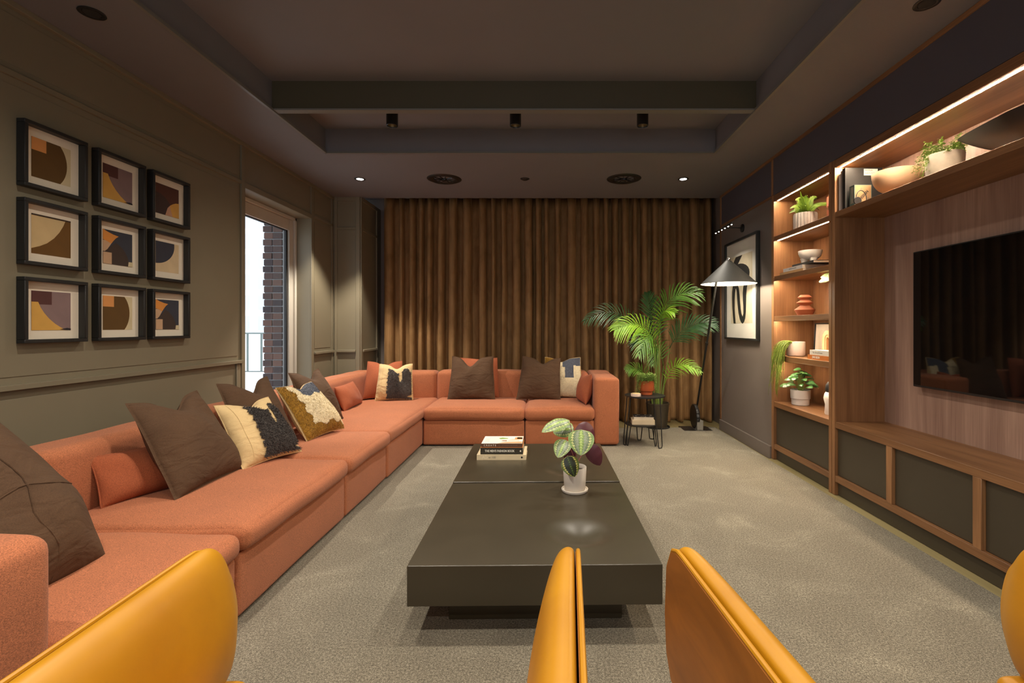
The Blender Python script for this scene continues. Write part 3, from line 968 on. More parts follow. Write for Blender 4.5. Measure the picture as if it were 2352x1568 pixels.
# ================================================================== COFFEE TABLES
def coffee_table(label, x0, x1, y0, y1, discs, zt=.30):
    cx, cy = (x0 + x1) / 2, (y0 + y1) / 2
    t = thing('coffee_table', label, 'coffee table', (cx, cy, 0), .015, 'low square coffee tables')
    hx, hy = (x1 - x0) / 2, (y1 - y0) / 2
    bm = B()
    box(bm, -hx, hx, -hy, hy, .137, zt, .005, 3)
    top_f = max(bm.faces, key=lambda f_: f_.calc_center_median().z)
    vs_top = [v.co.copy() for v in top_f.verts]
    bm.faces.remove(top_f)
    ax_, ay_ = max(v.x for v in vs_top), max(v.y for v in vs_top)
    N = 84
    gr = []
    (dx, dy, dr) = discs[0]
    for i in range(N + 1):
        for j in range(N + 1):
            x, y = -ax_ + 2 * ax_ * i / N, -ay_ + 2 * ay_ * j / N
            q = math.hypot(x - (dx - cx), y - (dy - cy)) / dr
            gr.append(bm.verts.new((x, y, zt - (.034 * (.5 + .5 * math.cos(PI * q)) if q < 1 else 0))))
    for i in range(N):
        for j in range(N):
            a = i * (N + 1) + j
            bm.faces.new((gr[a], gr[a + N + 1], gr[a + N + 2], gr[a + 1]))
    bmesh.ops.remove_doubles(bm, verts=[v for v in bm.verts if v.co.z > zt - .0001], dist=.0001)
    obj('tabletop', bm, MT['table'], t, angle=30, label='slab top with a shallow round dish')
    bx('plinth', -hx + .14, hx - .14, -hy + .14, hy - .14, 0, .14, MT['table'], t, bev=.003)
    return t

coffee_table('near olive-black square coffee table in front of the armchairs', -.5625, .4585, 1.928, 2.942, [(.15, 2.24, .178)])
coffee_table('far olive-black square coffee table holding the stacked books', -.5770, .4420, 2.950, 3.906, [(.133, 3.22, .175)], .306)

# ================================================================== BOOKS
def book(label, loc, rot, w, d, h, cover, page='page', title=None, ink='ink_white', tsize=.6, group=None, name='book', tx=0.0, cap=True, tsx=1.0, tb=0.0):
    """lying book: spine faces local -Y, w along the spine, d deep, h thick"""
    t = thing(name, label, 'book', loc, rot, group)
    cm = cover if not isinstance(cover, tuple) else colour(cover)
    bm = B()
    box(bm, -w / 2, w / 2, -d / 2, d / 2, 0, .003); box(bm, -w / 2, w / 2, -d / 2, d / 2, h - .003, h)
    box(bm, -w / 2, w / 2, -d / 2, -d / 2 + .003, .003, h - .003)
    cv_ = obj('cover', bm, cm, t, smooth=False)
    bx('pages', -w / 2 + .003, w / 2 - .003, -d / 2 + .003, d / 2 - .004, .003, h - .003, MT[page], t)
    if title:
        letters(title, h * tsize, MT[ink], cv_, (tx, -d / 2 - .0004, h / 2), (PI / 2, 0, 0), 'spine_lettering', sx=tsx, bold=tb)
    return t
g1 = 'books stacked on the coffee table'
t = book('thick cream book at the bottom of the coffee table stack', (-.319, 3.549, .306), 0, .349, .25, .037, (222, 204, 168), title='at 100', ink='ink_grey', tsize=.55, tx=-.065, group=g1)
letters('AD', .034, colour((236, 224, 196)), t, (-.118, -.1254, .0185), (PI / 2, 0, 0), 'spine_lettering', sx=.8)
o = obj('spine_badge', lathe(B(), [(0, 0), (.007, 0), (.007, .0006), (0, .0006)], 20), MT['ink'], t); o.rotation_euler = (PI / 2, 0, 0); o.location = (.145, -.125, .0185)
bx('spine_badge', .156, .157, -.1256, -.125, .011, .026, MT['ink_grey'], t)
t = book('black fashion book in the middle of the coffee table stack', (-.318, 3.552, .343), 0, .302, .235, .048, (52, 48, 38), title="THE MEN'S FASHION BOOK", ink='ink_white', tsize=.44, tx=-.014, group=g1, tsx=.80, tb=.0006)
o = bx('spine_badge', -.005, .005, -.0006, 0, -.005, .005, MT['ink_white'], t); o.location = (.134, -.1175, .024); o.rotation_euler = (0, PI / 4, 0)
bx('jacket_edge', -.15, .15, -.1176, .117, .0481, .0495, colour((214, 132, 60)), t)
t = book('brown spined book with a white kitchen cover on top of the stack', (-.318, 3.555, .3925), 0, .292, .23, .026, (98, 66, 46), title='C R E A T E', ink='ink_white', tsize=.68, tx=-.084, group=g1)
letters('AT YOUR KITCHEN & HOME', .0085, MT['ink_grey'], t, (.058, -.1154, .013), (PI / 2, 0, 0), 'spine_lettering')
obj('spine_mark', tube(B(), [(-.022, -.1152, .013), (-.015, -.1152, .02), (-.015, -.1152, .006), (-.022, -.1152, .013)], .0007, 5), MT['ink_grey'], t)
bx('cover_print', -.1455, .1455, -.112, .1145, .0261, .0266, colour((228, 226, 218)), t)
def flat(t, name, poly, z, rgb, ax=(1, 0, 0), ay=(0, 1, 0), h=.0004, o=(0, 0, 0)):
    o = V(o) + V(ax).cross(V(ay)) * z
    return obj(name, prism(B(), poly, o, ax, ay, V(ax).cross(V(ay)), h), colour(rgb), t, smooth=False)
for poly, c in (([(-.02, .02), (.03, .03), (.035, .05), (-.01, .07), (-.035, .05)], (140, 168, 90)), ([(.03, -.05), (.12, -.05), (.12, 0), (.05, 0)], (206, 200, 186)),
                ([(-.01, -.04), (.03, -.045), (.03, -.02), (.0, -.02)], (150, 96, 60)), ([(.05, .01), (.14, .005), (.14, .07), (.085, .075), (.085, .02)], (206, 150, 92)),
                ([(-.03, -.11), (.144, -.11), (.144, -.055), (.02, -.07)], (196, 158, 116)), ([(.10, .03), (.14, .03), (.14, .10), (.10, .10)], (222, 190, 150))):
    flat(t, 'cover_picture', poly, .0267, c)
for k in range(4): bx('cover_text', -.125 + k * .008, -.123 + k * .008, -.06, .05, .0266, .0270, colour((190, 188, 182)), t)

# ================================================================== LEAVES
def leaf(bm, base, tip, nrm, width, bend=.0, cup=.0, n=9, shape=None, wav=0.0, m=2):
    base, tip, nrm = V(base), V(tip), V(nrm).normalized()
    d = tip - base
    s = d.cross(nrm).normalized()
    nn = s.cross(d).normalized()
    uvl = bm.loops.layers.uv.verify()
    shape = shape or (lambda t: math.sin(PI * min(1, t * 1.0)) ** .7)
    rows = []
    L = d.length
    for i in range(n + 1):
        t = i / n
        c = base + d * t + nn * (bend * 4 * t * (1 - t)) * L
        row = []
        for k in range(-m, m + 1):
            v = k / m
            w = width / 2 * shape(t) + 1e-4
            p = c + s * (v * w) + nn * (cup * v * v * w + wav * math.sin(t * 17 + v * 2) * abs(v) * width)
            row.append((bm.verts.new(p), t, (v + 1) / 2))
        rows.append(row)
    for a, b in zip(rows[:-1], rows[1:]):
        for k in range(2 * m):
            q = (a[k], a[k + 1], b[k + 1], b[k])
            fc = bm.faces.new([x[0] for x in q])
            for lp, x in zip(fc.loops, q): lp[uvl].uv = (x[1], x[2])
    return bm

def leafobj(name, bm, mat, parent, label=None):
    me = bpy.data.meshes.new(name); bm.to_mesh(me); bm.free(); me.materials.append(mat)
    me.polygons.foreach_set('use_smooth', [True] * len(me.polygons))
    o = bpy.data.objects.new(name, me); link(o, parent)
    if label: o['label'] = label
    return o

# ---- calathea on the near coffee table
PX, PY = .164, 2.797
ct = thing('potted_calathea', 'calathea with striped oval leaves in a white pot on the coffee table', 'plant', (PX, PY, .30))
obj('saucer', lathe(B(), [(0, 0), (.070, 0), (.076, .006), (.077, .016), (.073, .017), (.070, .008), (0, .008)], 40), MT['white_cer'], ct)
obj('pot', lathe(B(), [(0, .009), (.058, .009), (.061, .013), (.068, .140), (.066, .143), (.063, .138), (.060, .118), (0, .118)], 40), MT['white_cer'], ct)
obj('soil', lathe(B(), [(0, .122), (.03, .124), (.0605, .119), (0, .1185)], 20), MT['soil'], ct)
def ova(t): return (math.sin(PI * t ** .72) ** .62) if 0 < t < 1 else 0
def L_(b, tp, nrm, w, bend, cup, mat='cala', lab=None):
    base, tip = at(*b) - V((PX, PY, .30)), at(*tp) - V((PX, PY, .30))
    leafobj('leaf', leaf(B(), base, tip, nrm, w, bend, cup, 14, ova, .012, 4), MT[mat], ct, lab)
    return base
PU = 'leaf turned to show its purple underside'
sts = []
sts.append(L_((1308, 965, 2.80), (1244, 993, 2.72), (-.25, -.55, .8), .095, .10, -.15))
sts.append(L_((1318, 984, 2.82), (1270, 992, 2.86), (.0, -.75, .65), .10, .08, -.1))
sts.append(L_((1335, 986, 2.72), (1334, 1046, 2.66), (.0, -.9, .5), .145, .06, .10))
sts.append(L_((1300, 1010, 2.76), (1281, 1051, 2.70), (-.25, -.9, .4), .100, .06, .12))
sts.append(L_((1329, 973, 2.88), (1363, 1016, 2.86), (-.3, .9, -.3), .115, -.06, .1, lab=PU))
sts.append(L_((1354, 1022, 2.84), (1378, 1069, 2.84), (.2, .9, -.3), .095, -.05, .1, lab=PU))
sts.append(L_((1303, 1047, 2.68), (1320, 1095, 2.66), (-.2, -.9, .35), .100, .05, .10, 'cala_d'))
sts.append(L_((1316, 1030, 2.80), (1298, 1056, 2.80), (.1, .9, -.2), .08, .0, .1, lab=PU))
for i, b in enumerate(sts):
    r0 = V((.02 * math.cos(i * 2.1), .02 * math.sin(i * 2.1), .118))
    mid = (r0 + b) / 2 + V((0, 0, .03))
    obj('leaf_stem', tube(B(), bez(r0, mid, b, 8), .0022, 6), MT['stem_r'], ct)

# ================================================================== SIDE TABLE
st = thing('side_table', 'round two-tier black metal side table beside the rear sofa armrest', 'side table', (1.05, 5.16, 0))
obj('table_disc', lathe(B(), [(0, .508), (.204, .508), (.212, .512), (.212, .522), (.206, .524), (0, .520)], 48), MT['black'], st)
obj('lower_disc', lathe(B(), [(0, .212), (.158, .212), (.165, .215), (.165, .224), (.160, .226), (0, .223)], 44, (-.045, -.02, 0)), MT['black'], st)
def hairpin(a, r0, r1, z, c=(0, 0), wdt=.034):
    ca, sa = math.cos(a), math.sin(a)
    px_, py_ = -sa * wdt, ca * wdt
    top = V((c[0] + r0 * ca, c[1] + r0 * sa, z)); bot = V((c[0] + r1 * ca, c[1] + r1 * sa, .006))
    w1, w2 = V((px_, py_, 0)) * 1.3, V((px_, py_, 0)) * .75
    pts = [top + w1, bot + w2 + V((0, 0, .02)), bot + w2 * .7, bot - w2 * .7, bot - w2 + V((0, 0, .02)), top - w1]
    return tube(B(), pts, .0055, 8)
for a in (195, 300, 60): obj('leg', hairpin(math.radians(a), .185, .235, .51), MT['black'], st)
for a in (200, 325, 85): obj('lower_leg', hairpin(math.radians(a), .14, .165, .214, (-.045, -.02), .026), MT['black'], st)

pt = thing('potted_string_plant', 'trailing small-leaved plant in a rust glazed pot on the side table', 'plant', (1.075, 5.20, .5215))
obj('pot', lathe(B(), [(0, 0), (.060, 0), (.064, .004), (.064, .036), (.078, .042), (.082, .05), (.082, .150), (.078, .153), (.075, .148), (.072, .125), (0, .125)], 40), MT['glaze_rust'], pt)
def trailing(parent, n, rmax, z0, lens, seed, leafsize, mat='bead', up=.03, bias=None, name='foliage'):
    rnd = random.Random(seed)
    bm = B()
    for i in range(n):
        a = rnd.uniform(0, 2 * PI) if bias is None else rnd.gauss(bias[0], bias[1])
        L = rnd.uniform(*lens)
        u = up * rnd.uniform(.4, 1.3)
        r0 = rmax * rnd.uniform(.1, .8)
        p0 = V((r0 * math.cos(a), r0 * math.sin(a), z0))
        out = rmax * rnd.uniform(1.0, 1.35)
        p1 = V((out * .8 * math.cos(a), out * .8 * math.sin(a), z0 + u * 2))
        p2 = V((out * math.cos(a), out * math.sin(a), z0 - L + u))
        pts = bez(p0, p1, p2, 9)
        tube(bm, pts, .0010, 4)
        for q, p in enumerate(pts[1:]):
            for s in range(3):
                th = rnd.uniform(0, 2 * PI)
                d = V((math.cos(th), math.sin(th), rnd.uniform(-.3, .6))) * leafsize
                c = p + V((rnd.uniform(-1, 1), rnd.uniform(-1, 1), rnd.uniform(-1, 1))) * leafsize * .6
                sd = d.cross(V((0, 0, 1))).normalized() * leafsize * .42
                v = [bm.verts.new(c), bm.verts.new(c + d * .5 + sd), bm.verts.new(c + d), bm.verts.new(c + d * .5 - sd)]
                bm.faces.new(v)
    return leafobj_(name, bm, MT[mat], parent)
def leafobj_(name, bm, mat, parent):
    o = leafobj(name, bm, mat, parent); o['kind'] = 'stuff'
    return o
obj('soil', lathe(B(), [(0, .128), (.072, .126), (0, .1255)], 20), MT['soil'], pt)
trailing(pt, 120, .080, .14, (.0, .04), 3, .014, up=.055)
trailing(pt, 12, .088, .14, (.10, .16), 4, .011, up=.03, bias=(PI + .2, .35), name='trailing_foliage')
trailing(pt, 7, .088, .14, (.08, .13), 5, .011, up=.03, bias=(-.1, .3), name='trailing_foliage')
cs = thing('coaster_stack', 'small round pale coasters in a holder on the side table', 'coaster', (.935, 5.055, .5215))
obj('holder', lathe(B(), [(0, 0), (.044, 0), (.052, .004), (.053, .030), (.050, .031), (.048, .006), (0, .006)], 32), MT['pink_cer'], cs)
obj('coaster', lathe(B(), [(0, .006), (.045, .006), (.045, .032), (.042, .034), (0, .034)], 32), colour((196, 170, 120)), cs)
book('cream paperback under the dark one on the side table lower tier', (1.02, 5.135, .2255), math.radians(-4), .235, .17, .048, (206, 188, 158), group='books on the side table')
t = book('dark marbled book on top of the pale one on the side table', (1.028, 5.140, .2735), math.radians(-6), .205, .16, .030, (208, 196, 176), group='books on the side table')
bx('cover_print', -.1025, .1025, -.08, .08, .0302, .0308, colour((38, 36, 40)), t)
rb = random.Random(5)
for k in range(16):
    a, b = rb.uniform(-.095, .08), rb.uniform(-.07, .06)
    flat(t, 'cover_marbling', [(a, b), (a + rb.uniform(.008, .02), b - .004), (a + .018, b + .010), (a + .004, b + .012)], .0309, (190, 180, 168))

# ================================================================== PALM
pc = at(1510, 979, 6.03)
PALM = V((pc.x, 6.03, ZF))
pm = thing('potted_palm', 'tall areca palm in a black pot in front of the curtain', 'plant', PALM)
obj('saucer', lathe(B(), [(0, 0), (.13, 0), (.150, .006), (.152, .026), (.146, .026), (.138, .010), (0, .010)], 40), MT['rubber'], pm)
obj('pot', lathe(B(), [(0, .011), (.112, .011), (.118, .02), (.142, .30), (.146, .302), (.146, .318), (.136, .318), (.130, .27), (0, .27)], 44), MT['door'], pm)
obj('soil', lathe(B(), [(0, .275), (.130, .272), (0, .2705)], 20), MT['soil'], pm)
def frond(bm, pts, n, Lmax, droop, wd, seed, ang=52, v0=.12, updir=None, prof=None):
    rnd = random.Random(seed)
    tube(bm, pts, .005, 5, r_end=.0016)
    m = len(pts) - 1
    uvl = bm.loops.layers.uv.verify()
    for i in range(n):
        t = v0 + (1 - v0) * i / (n - 1)
        k = min(m - 1, int(t * m)); fr = t * m - k
        p = pts[k].lerp(pts[k + 1], fr)
        tan = (pts[k + 1] - pts[k]).normalized()
        up = updir or V((0, 0, 1))
        side = tan.cross(up)
        side = side.normalized() if side.length > .05 else V((1, 0, 0))
        upn = side.cross(tan).normalized()
        L = Lmax * (prof(t) if prof else (math.sin(PI * min(1, .18 + .80 * t)) ** .55)) * rnd.uniform(.9, 1.08)
        a = math.radians(ang * (1 - .55 * t) + rnd.uniform(-4, 4))
        for s in (-1, 1):
            d = (tan * math.cos(a) + side * s * math.sin(a) + upn * .28).normalized()
            w = wd * rnd.uniform(.85, 1.1)
            wv = d.cross(upn).normalized()
            cs_ = [p, p + d * L * .33 + V((0, 0, -droop * .10 * L)), p + d * L * .68 + V((0, 0, -droop * .42 * L)), p + d * L + V((0, 0, -droop * L))]
            ws = [w * .25, w * .5, w * .42, .0004]
            va = [(bm.verts.new(c - wv * q), bm.verts.new(c + upn * q * -.35), bm.verts.new(c + wv * q)) for c, q in zip(cs_, ws)]
            for j in range(3):
                for h in range(2):
                    fc = bm.faces.new((va[j][h], va[j][h + 1], va[j + 1][h + 1], va[j + 1][h]))
                    for lp, uv in zip(fc.loops, ((j / 3, h / 2), (j / 3, (h + 1) / 2), ((j + 1) / 3, (h + 1) / 2), ((j + 1) / 3, h / 2))): lp[uvl].uv = uv
    return bm
def palm_frond(bot, knee, mid, tip, n, L, droop, wd, mat, seed):
    b, k, m_, t_ = [at(*q) - PALM for q in (bot, knee, mid, tip)]
    obj('stem', tube(B(), bez(b, (b * .5 + k * .5) + V((0, 0, .02)), k, 10), .0085, 7, r_end=.005), MT['stem'], pm)
    leafobj('frond', frond(B(), bez(k, m_ * 2 - (k + t_) / 2, t_, 18), n, L, droop * .7, wd * .8, seed, updir=V((0, -1, .55))), MT[mat], pm)
B0 = 5.99
palm_frond((1502, 935, B0), (1482, 795, 5.95), (1425, 722, 5.85), (1346, 735, 5.75), 21, 0.291, .55, 0.0192, 'palm_d', 1)
palm_frond((1506, 935, 6.08), (1508, 790, 6.10), (1497, 730, 6.12), (1487, 676, 6.10), 19, 0.269, .25, 0.0240, 'palm_d', 2)
palm_frond((1513, 938, B0), (1516, 760, 5.90), (1538, 690, 5.80), (1604, 672, 5.72), 23, 0.336, .55, 0.0216, 'palm', 3)
palm_frond((1516, 938, 6.02), (1538, 800, 5.98), (1578, 752, 5.92), (1640, 742, 5.85), 23, 0.291, .45, 0.0216, 'palm_d', 4)
palm_frond((1506, 938, 5.96), (1505, 800, 5.75), (1470, 748, 5.60), (1415, 756, 5.48), 23, 0.336, .65, 0.0216, 'palm_y', 5)
palm_frond((1508, 938, 5.95), (1510, 815, 5.72), (1494, 772, 5.55), (1468, 812, 5.40), 19, 0.291, .6, 0.0192, 'palm', 6)
palm_frond((1519, 940, 5.98), (1526, 885, 5.85), (1555, 838, 5.75), (1606, 852, 5.62), 16, 0.202, .55, 0.0184, 'palm_y', 7)
palm_frond((1500, 938, B0), (1490, 880, 5.95), (1470, 850, 5.88), (1440, 848, 5.80), 14, 0.202, .5, 0.0184, 'palm', 8)
palm_frond((1511, 938, 5.97), (1514, 770, 5.72), (1519, 722, 5.58), (1545, 716, 5.46), 14, 0.224, .6, 0.0192, 'palm_y', 9)
palm_frond((1504, 938, 6.06), (1495, 835, 6.10), (1480, 785, 6.14), (1455, 790, 6.14), 16, 0.246, .5, 0.0192, 'palm_d', 10)
palm_frond((1514, 938, 6.06), (1524, 840, 6.10), (1512, 800, 6.12), (1500, 835, 6.05), 16, 0.246, .6, 0.0192, 'palm', 11)

# ================================================================== FLOOR LAMP
fb = at(1592, 978, 5.98)
fl = thing('floor_lamp', 'black leaning floor lamp with a wide conical shade and notched wheel base', 'lamp', (fb.x, 5.98, ZF))
O = V((fb.x, 5.98, ZF))
bx('base_plate', -.155, -.005, -.17, .10, 0, .014, MT['black'], fl, .003)
bx('base_plate', .03, .19, -.17, .10, 0, .014, MT['black'], fl, .003)
wh = obj('notched_wheel', lathe(B(), [(0, -.02), (.145, -.02), (.15, -.014), (.15, .014), (.145, .02), (0, .02)], 84, flute=lambda a, z: 1.0 if int(a / (2 * PI) * 84) % 2 else .965), MT['black'], fl)
wh.rotation_euler = (0, PI / 2, 0); wh.location = (.015, -.02, .160)
bx('wheel_block', .0, .075, -.16, -.02, .014, .13, colour((120, 116, 108), .5), fl, .004)
APX = at(1673, 597, 4.75)
rimz, rimr = 1.672, .262
top = APX - O
p0 = at(1601, 932, 5.96) - O; p1 = at(1650, 618, 4.80) - O
obj('pole', tube(B(), [p0, p1], .0115, 12), MT['black'], fl)
obj('pole_joint', tube(B(), [p0.lerp(p1, .50), p0.lerp(p1, .52)], .015, 12), MT['black'], fl)
obj('pole_arm', tube(B(), [p1, top + V((-.01, .02, .005)), top + V((0, 0, .012))], .006, 8), MT['chrome'], fl)
obj('knuckle', lathe(B(), [(0, -.03), (.014, -.03), (.017, -.01), (.022, .004), (.018, .022), (0, .028)], 20, top + V((0, 0, .0))), MT['chrome'], fl)
hs = APX.z - rimz
prof = [(.016, 0), (rimr, -hs), (rimr - .002, -hs - .003), (rimr - .007, -hs + .001), (.02, -.012), (.0, -.012)]
sh = obj('lamp_shade', lathe(B(), prof[:3], 64, top), MT['shade_o'], fl, label='dark conical metal shade')
obj('shade_lining', lathe(B(), prof[2:5], 64, top), colour((244, 240, 228), .5), sh, label='white inside of the shade')
obj('bulb', lathe(B(), [(0, -.035), (.02, -.04), (.036, -.075), (.03, -.11), (0, -.122)], 20, top), MT['glow'], fl)
lamp('lamp_light', 'POINT', fl, top + V((0, 0, -.17)), LAMP_W, (1, .88, .68), shadow_soft_size=.045)
obj('power_cord', tube(B(), bez((.09, .06, .006), (.25, .12, .004), (.30, .02, .004), 10), .003, 6), MT['black'], fl)

# ================================================================== WALL ART, RIGHT
ax = XR
ar = thing('framed_picture', 'tall framed print of a black looping brush shape on the right wall', 'picture', (ax, 5.29, 1.66))
AW, AH = .44, .555
def frame4(parent, hw, hh, t, d, mat, plane):
    """mitred picture frame; plane maps (a, b, depth) to xyz"""
    for (a0, a1, b0, b1) in ((-hw, hw, hh - t, hh), (-hw, hw, -hh, -hh + t), (-hw, -hw + t, -hh + t, hh - t), (hw - t, hw, -hh + t, hh - t)):
        p, q = plane(a0, b0, 0), plane(a1, b1, d)
        bx('frame_rail', min(p[0], q[0]), max(p[0], q[0]), min(p[1], q[1]), max(p[1], q[1]), min(p[2], q[2]), max(p[2], q[2]), mat, parent, .002)
pr = lambda a, b, dd: (-dd, -a, b)          # a to the viewer's right (towards -Y)
frame4(ar, AW, AH, .022, .038, MT['blackwood'], pr)
bx('mat_board', -.014, -.004, -AW + .02, AW - .02, -AH + .02, AH - .02, MT['paper_w'], ar)
IX = dict(ax=(0, -1, 0), ay=(0, 0, 1))
mbr = [c_ for c_ in ar.children if c_.name.startswith('mat_board')][0]
s_ = flat(mbr, 'print_sheet', [(-.29, -.373), (.29, -.373), (.29, .373), (-.29, .373)], .0145, (222, 208, 178), **IX)
# brush shape: diagonal head, hump, and two long loops ending in a rounded foot
def bsh(x, y):                               # point on the print sheet, from proportions of the drawn stroke
    u = (x - 215) / 245
    top_, bot_ = 435 - 90 * u, 1238 - 13 * u
    return (-.29 + .58 * u, -.373 + .746 * (bot_ - y) / (bot_ - top_))
head = [bsh(*p) for p in [(277, 416), (350, 388), (322, 455), (298, 506), (276, 522), (256, 536), (248, 528), (246, 496), (256, 462)]]
hump = [bsh(*p) for p in [(252, 532), (276, 514), (298, 502), (330, 494), (362, 496), (392, 510), (414, 534), (427, 566), (431, 605), (427, 660), (414, 725), (402, 790), (396, 880), (394, 990), (391, 1090), (384, 1170), (371, 1215), (355, 1235),
        (338, 1222), (322, 1180), (308, 1110), (298, 1020), (291, 920), (286, 840), (278, 802), (272, 812), (266, 860), (262, 950), (262, 1060), (268, 1150), (274, 1236), (248, 1237), (240, 1150), (232, 1040), (229, 930), (230, 850), (236, 790), (250, 752), (272, 738), (296, 752), (312, 800), (321, 880), (327, 970), (333, 1050), (343, 1115), (355, 1150),
        (364, 1110), (363, 1020), (358, 940), (357, 860), (362, 790), (372, 730), (382, 668), (384, 630), (372, 606), (350, 606), (344, 622), (322, 600), (290, 570)]]
for nm, p in (('brush_head', head), ('brush_loop', hump)):
    o = obj(nm, prism(B(), p, (-.0151, 0, 0), (0, -1, 0), (0, 0, 1), (-1, 0, 0), .0006), MT['ink'], mbr, smooth=False)
bx('pane', -.022, -.020, -AW + .02, AW - .02, -AH + .02, AH - .02, MT['glass'], ar)

plt_ = thing('picture_light', 'slim black picture light with a row of tiny bulbs above the tall print', 'lamp', (XR, 5.28, 2.325))
o = obj('rose', lathe(B(), [(0, 0), (.045, 0), (.045, .012), (.03, .016), (0, .016)], 24), MT['black'], plt_)
o.rotation_euler = (0, -PI / 2, 0)
obj('arm', tube(B(), bez((-.012, 0, 0), (-.1, 0, .01), (-.215, 0, .0), 8), .005, 8), MT['black'], plt_)
obj('light_bar', tube(B(), [(-.215, -.27, .0), (-.215, .27, .0)], .010, 10), MT['black'], plt_)
for k in range(6):
    obj('bulb', lathe(B(), [(0, -.016), (.007, -.013), (.007, -.008), (0, -.008)], 10, (-.213, -.235 + k * .094, 0)), MT['glow_cool'], plt_)
    if k in (1, 4): lamp('bulb_light', 'SPOT', plt_, (-.205, -.235 + k * .094, -.024), 3.2, (1, .9, .74), rot=(0, math.radians(20), 0), spot_size=math.radians(105), spot_blend=.8, shadow_soft_size=.02)

# ================================================================== NINE FRAMED PRINTS, LEFT
def poly_print(t, shapes, S):
    for i, (poly, rgb) in enumerate(shapes):
        flat(t, 'paper_shape', [((a - .5) * S, (b - .5) * S) for a, b in poly], .0062 + .0005 * i, rgb, (0, 1, 0), (0, 0, 1))
sq = lambda a0, a1, b0, b1: [(a0, b0), (a1, b0), (a1, b1), (a0, b1)]
def wedge():                                  # concave sweep down to the lower right
    return [(0, 0), (0, .72)] + [(.16, .72), (.22, .58), (.31, .44), (.43, .30), (.58, .17), (.72, .08), (.88, 0)]
AR = {
 'disc': [(sq(0, 1, 0, 1), (206, 190, 152)), ([(0, 0)] + [(x_, min(1, max(0, y_))) for x_, y_ in arc(.30, .5, .60, -45.5, 45.5, 12, .70)] + [(0, 1)], (92, 64, 20)), (sq(0, .36, .68, 1), (214, 146, 82))],
 'sweep': [(sq(0, 1, 0, 1), (132, 108, 106)), (sq(0, .5, .66, 1), (84, 48, 44)), (wedge(), (208, 160, 76)), ([(.70, .02), (.88, 0), (1, 0), (1, .04), (.9, .06)], (40, 34, 38))],
 'moon': [(sq(0, 1, 0, 1), (82, 46, 34)), ([(0, 0), (.6, 0)] + arc(0, 0, .72, 12, 88, 12, .70) + [(0, .7)], (62, 44, 38)), ([(.40, 0), (.72, 0), (.72, .2), (.6, .36), (.5, .26)], (196, 150, 120)), ([(.72, 0), (1, 0), (1, .52)] + [(.86, .50), (.72, .44), (.60, .36), (.64, .2)], (212, 160, 76))],
 'curve': [(sq(0, 1, 0, 1), (204, 178, 130)), ([(0, 0), (1, 0), (1, .97), (.86, .97)] + [(.80, .82), (.70, .64), (.56, .46), (.38, .30), (.2, .20), (0, .12)], (104, 70, 18)), ([(0, .96), (1, .96), (1, 1), (0, 1)], (60, 42, 26))],
 'fan': [(sq(0, 1, 0, 1), (52, 54, 64)), ([(0, .36), (0, .68), (.32, .68), (.10, .36)], (196, 160, 126)), ([(0, .70), (.14, .66), (.27, .61), (.34, .70), (.42, .79), (.52, .86), (.34, .89), (.16, .94), (0, 1)], (214, 140, 62)), ([(.06, .36)] + arc(.1, 0, .78, 66, 0, 12, .72) + [(.20, 0), (.28, .30)], (62, 48, 40)), (sq(0, .28, 0, .34), (196, 160, 126)), ([(.84, 0), (1, 0), (1, .14), (.86, .14)], (206, 190, 152))],
 'quarter': [(sq(0, 1, 0, 1), (206, 184, 146)), ([(0, 1), (0, .26)] + arc(.0, .90, .80, -86, 8, 14, .64) + [(.80, 1)], (48, 50, 62))],
}
def framed(label, col, row, art):
    fy0 = (2.417, 2.817, 3.207)[col]
    S = .336
    y = fy0 + S / 2
    z = (2.127, 1.732, 1.334)[row]
    t = thing('framed_print', label, 'picture', (XL + .004, y, z), group='nine square framed prints on the left wall')
    pl = lambda a, b, dd: (dd, a, b)
    frame4(t, S / 2, S / 2, .019, .044, MT['blackwood'], pl)
    mb_ = bx('mat_board', .002, .0055, -S / 2 + .017, S / 2 - .017, -S / 2 + .017, S / 2 - .017, MT['paper'], t)
    poly_print(mb_, AR[art], .205)
NAMES = {
 (0, 0): ('disc', 'framed print with olive disc and orange square, top row above the cream curve'),
 (1, 0): ('sweep', 'framed mauve print with a yellow wedge, middle of the top row'),
 (2, 0): ('moon', 'framed dark brown print with ochre half moon, nearest the door in the top row'),
 (0, 1): ('curve', 'framed cream print with one sweeping olive curve'),
 (1, 1): ('fan', 'framed navy and orange print in the centre of the nine'),
 (2, 1): ('quarter', 'framed cream print with a navy quarter disc'),
 (0, 2): ('sweep', 'framed mauve print with a yellow wedge, bottom row below the cream curve'),
 (1, 2): ('disc', 'framed print with olive disc and orange square, middle of the bottom row'),
 (2, 2): ('fan', 'framed navy and orange print in the bottom row nearest the door'),
}
for (c, r), (a, lab) in NAMES.items(): framed(lab, c, r, a)
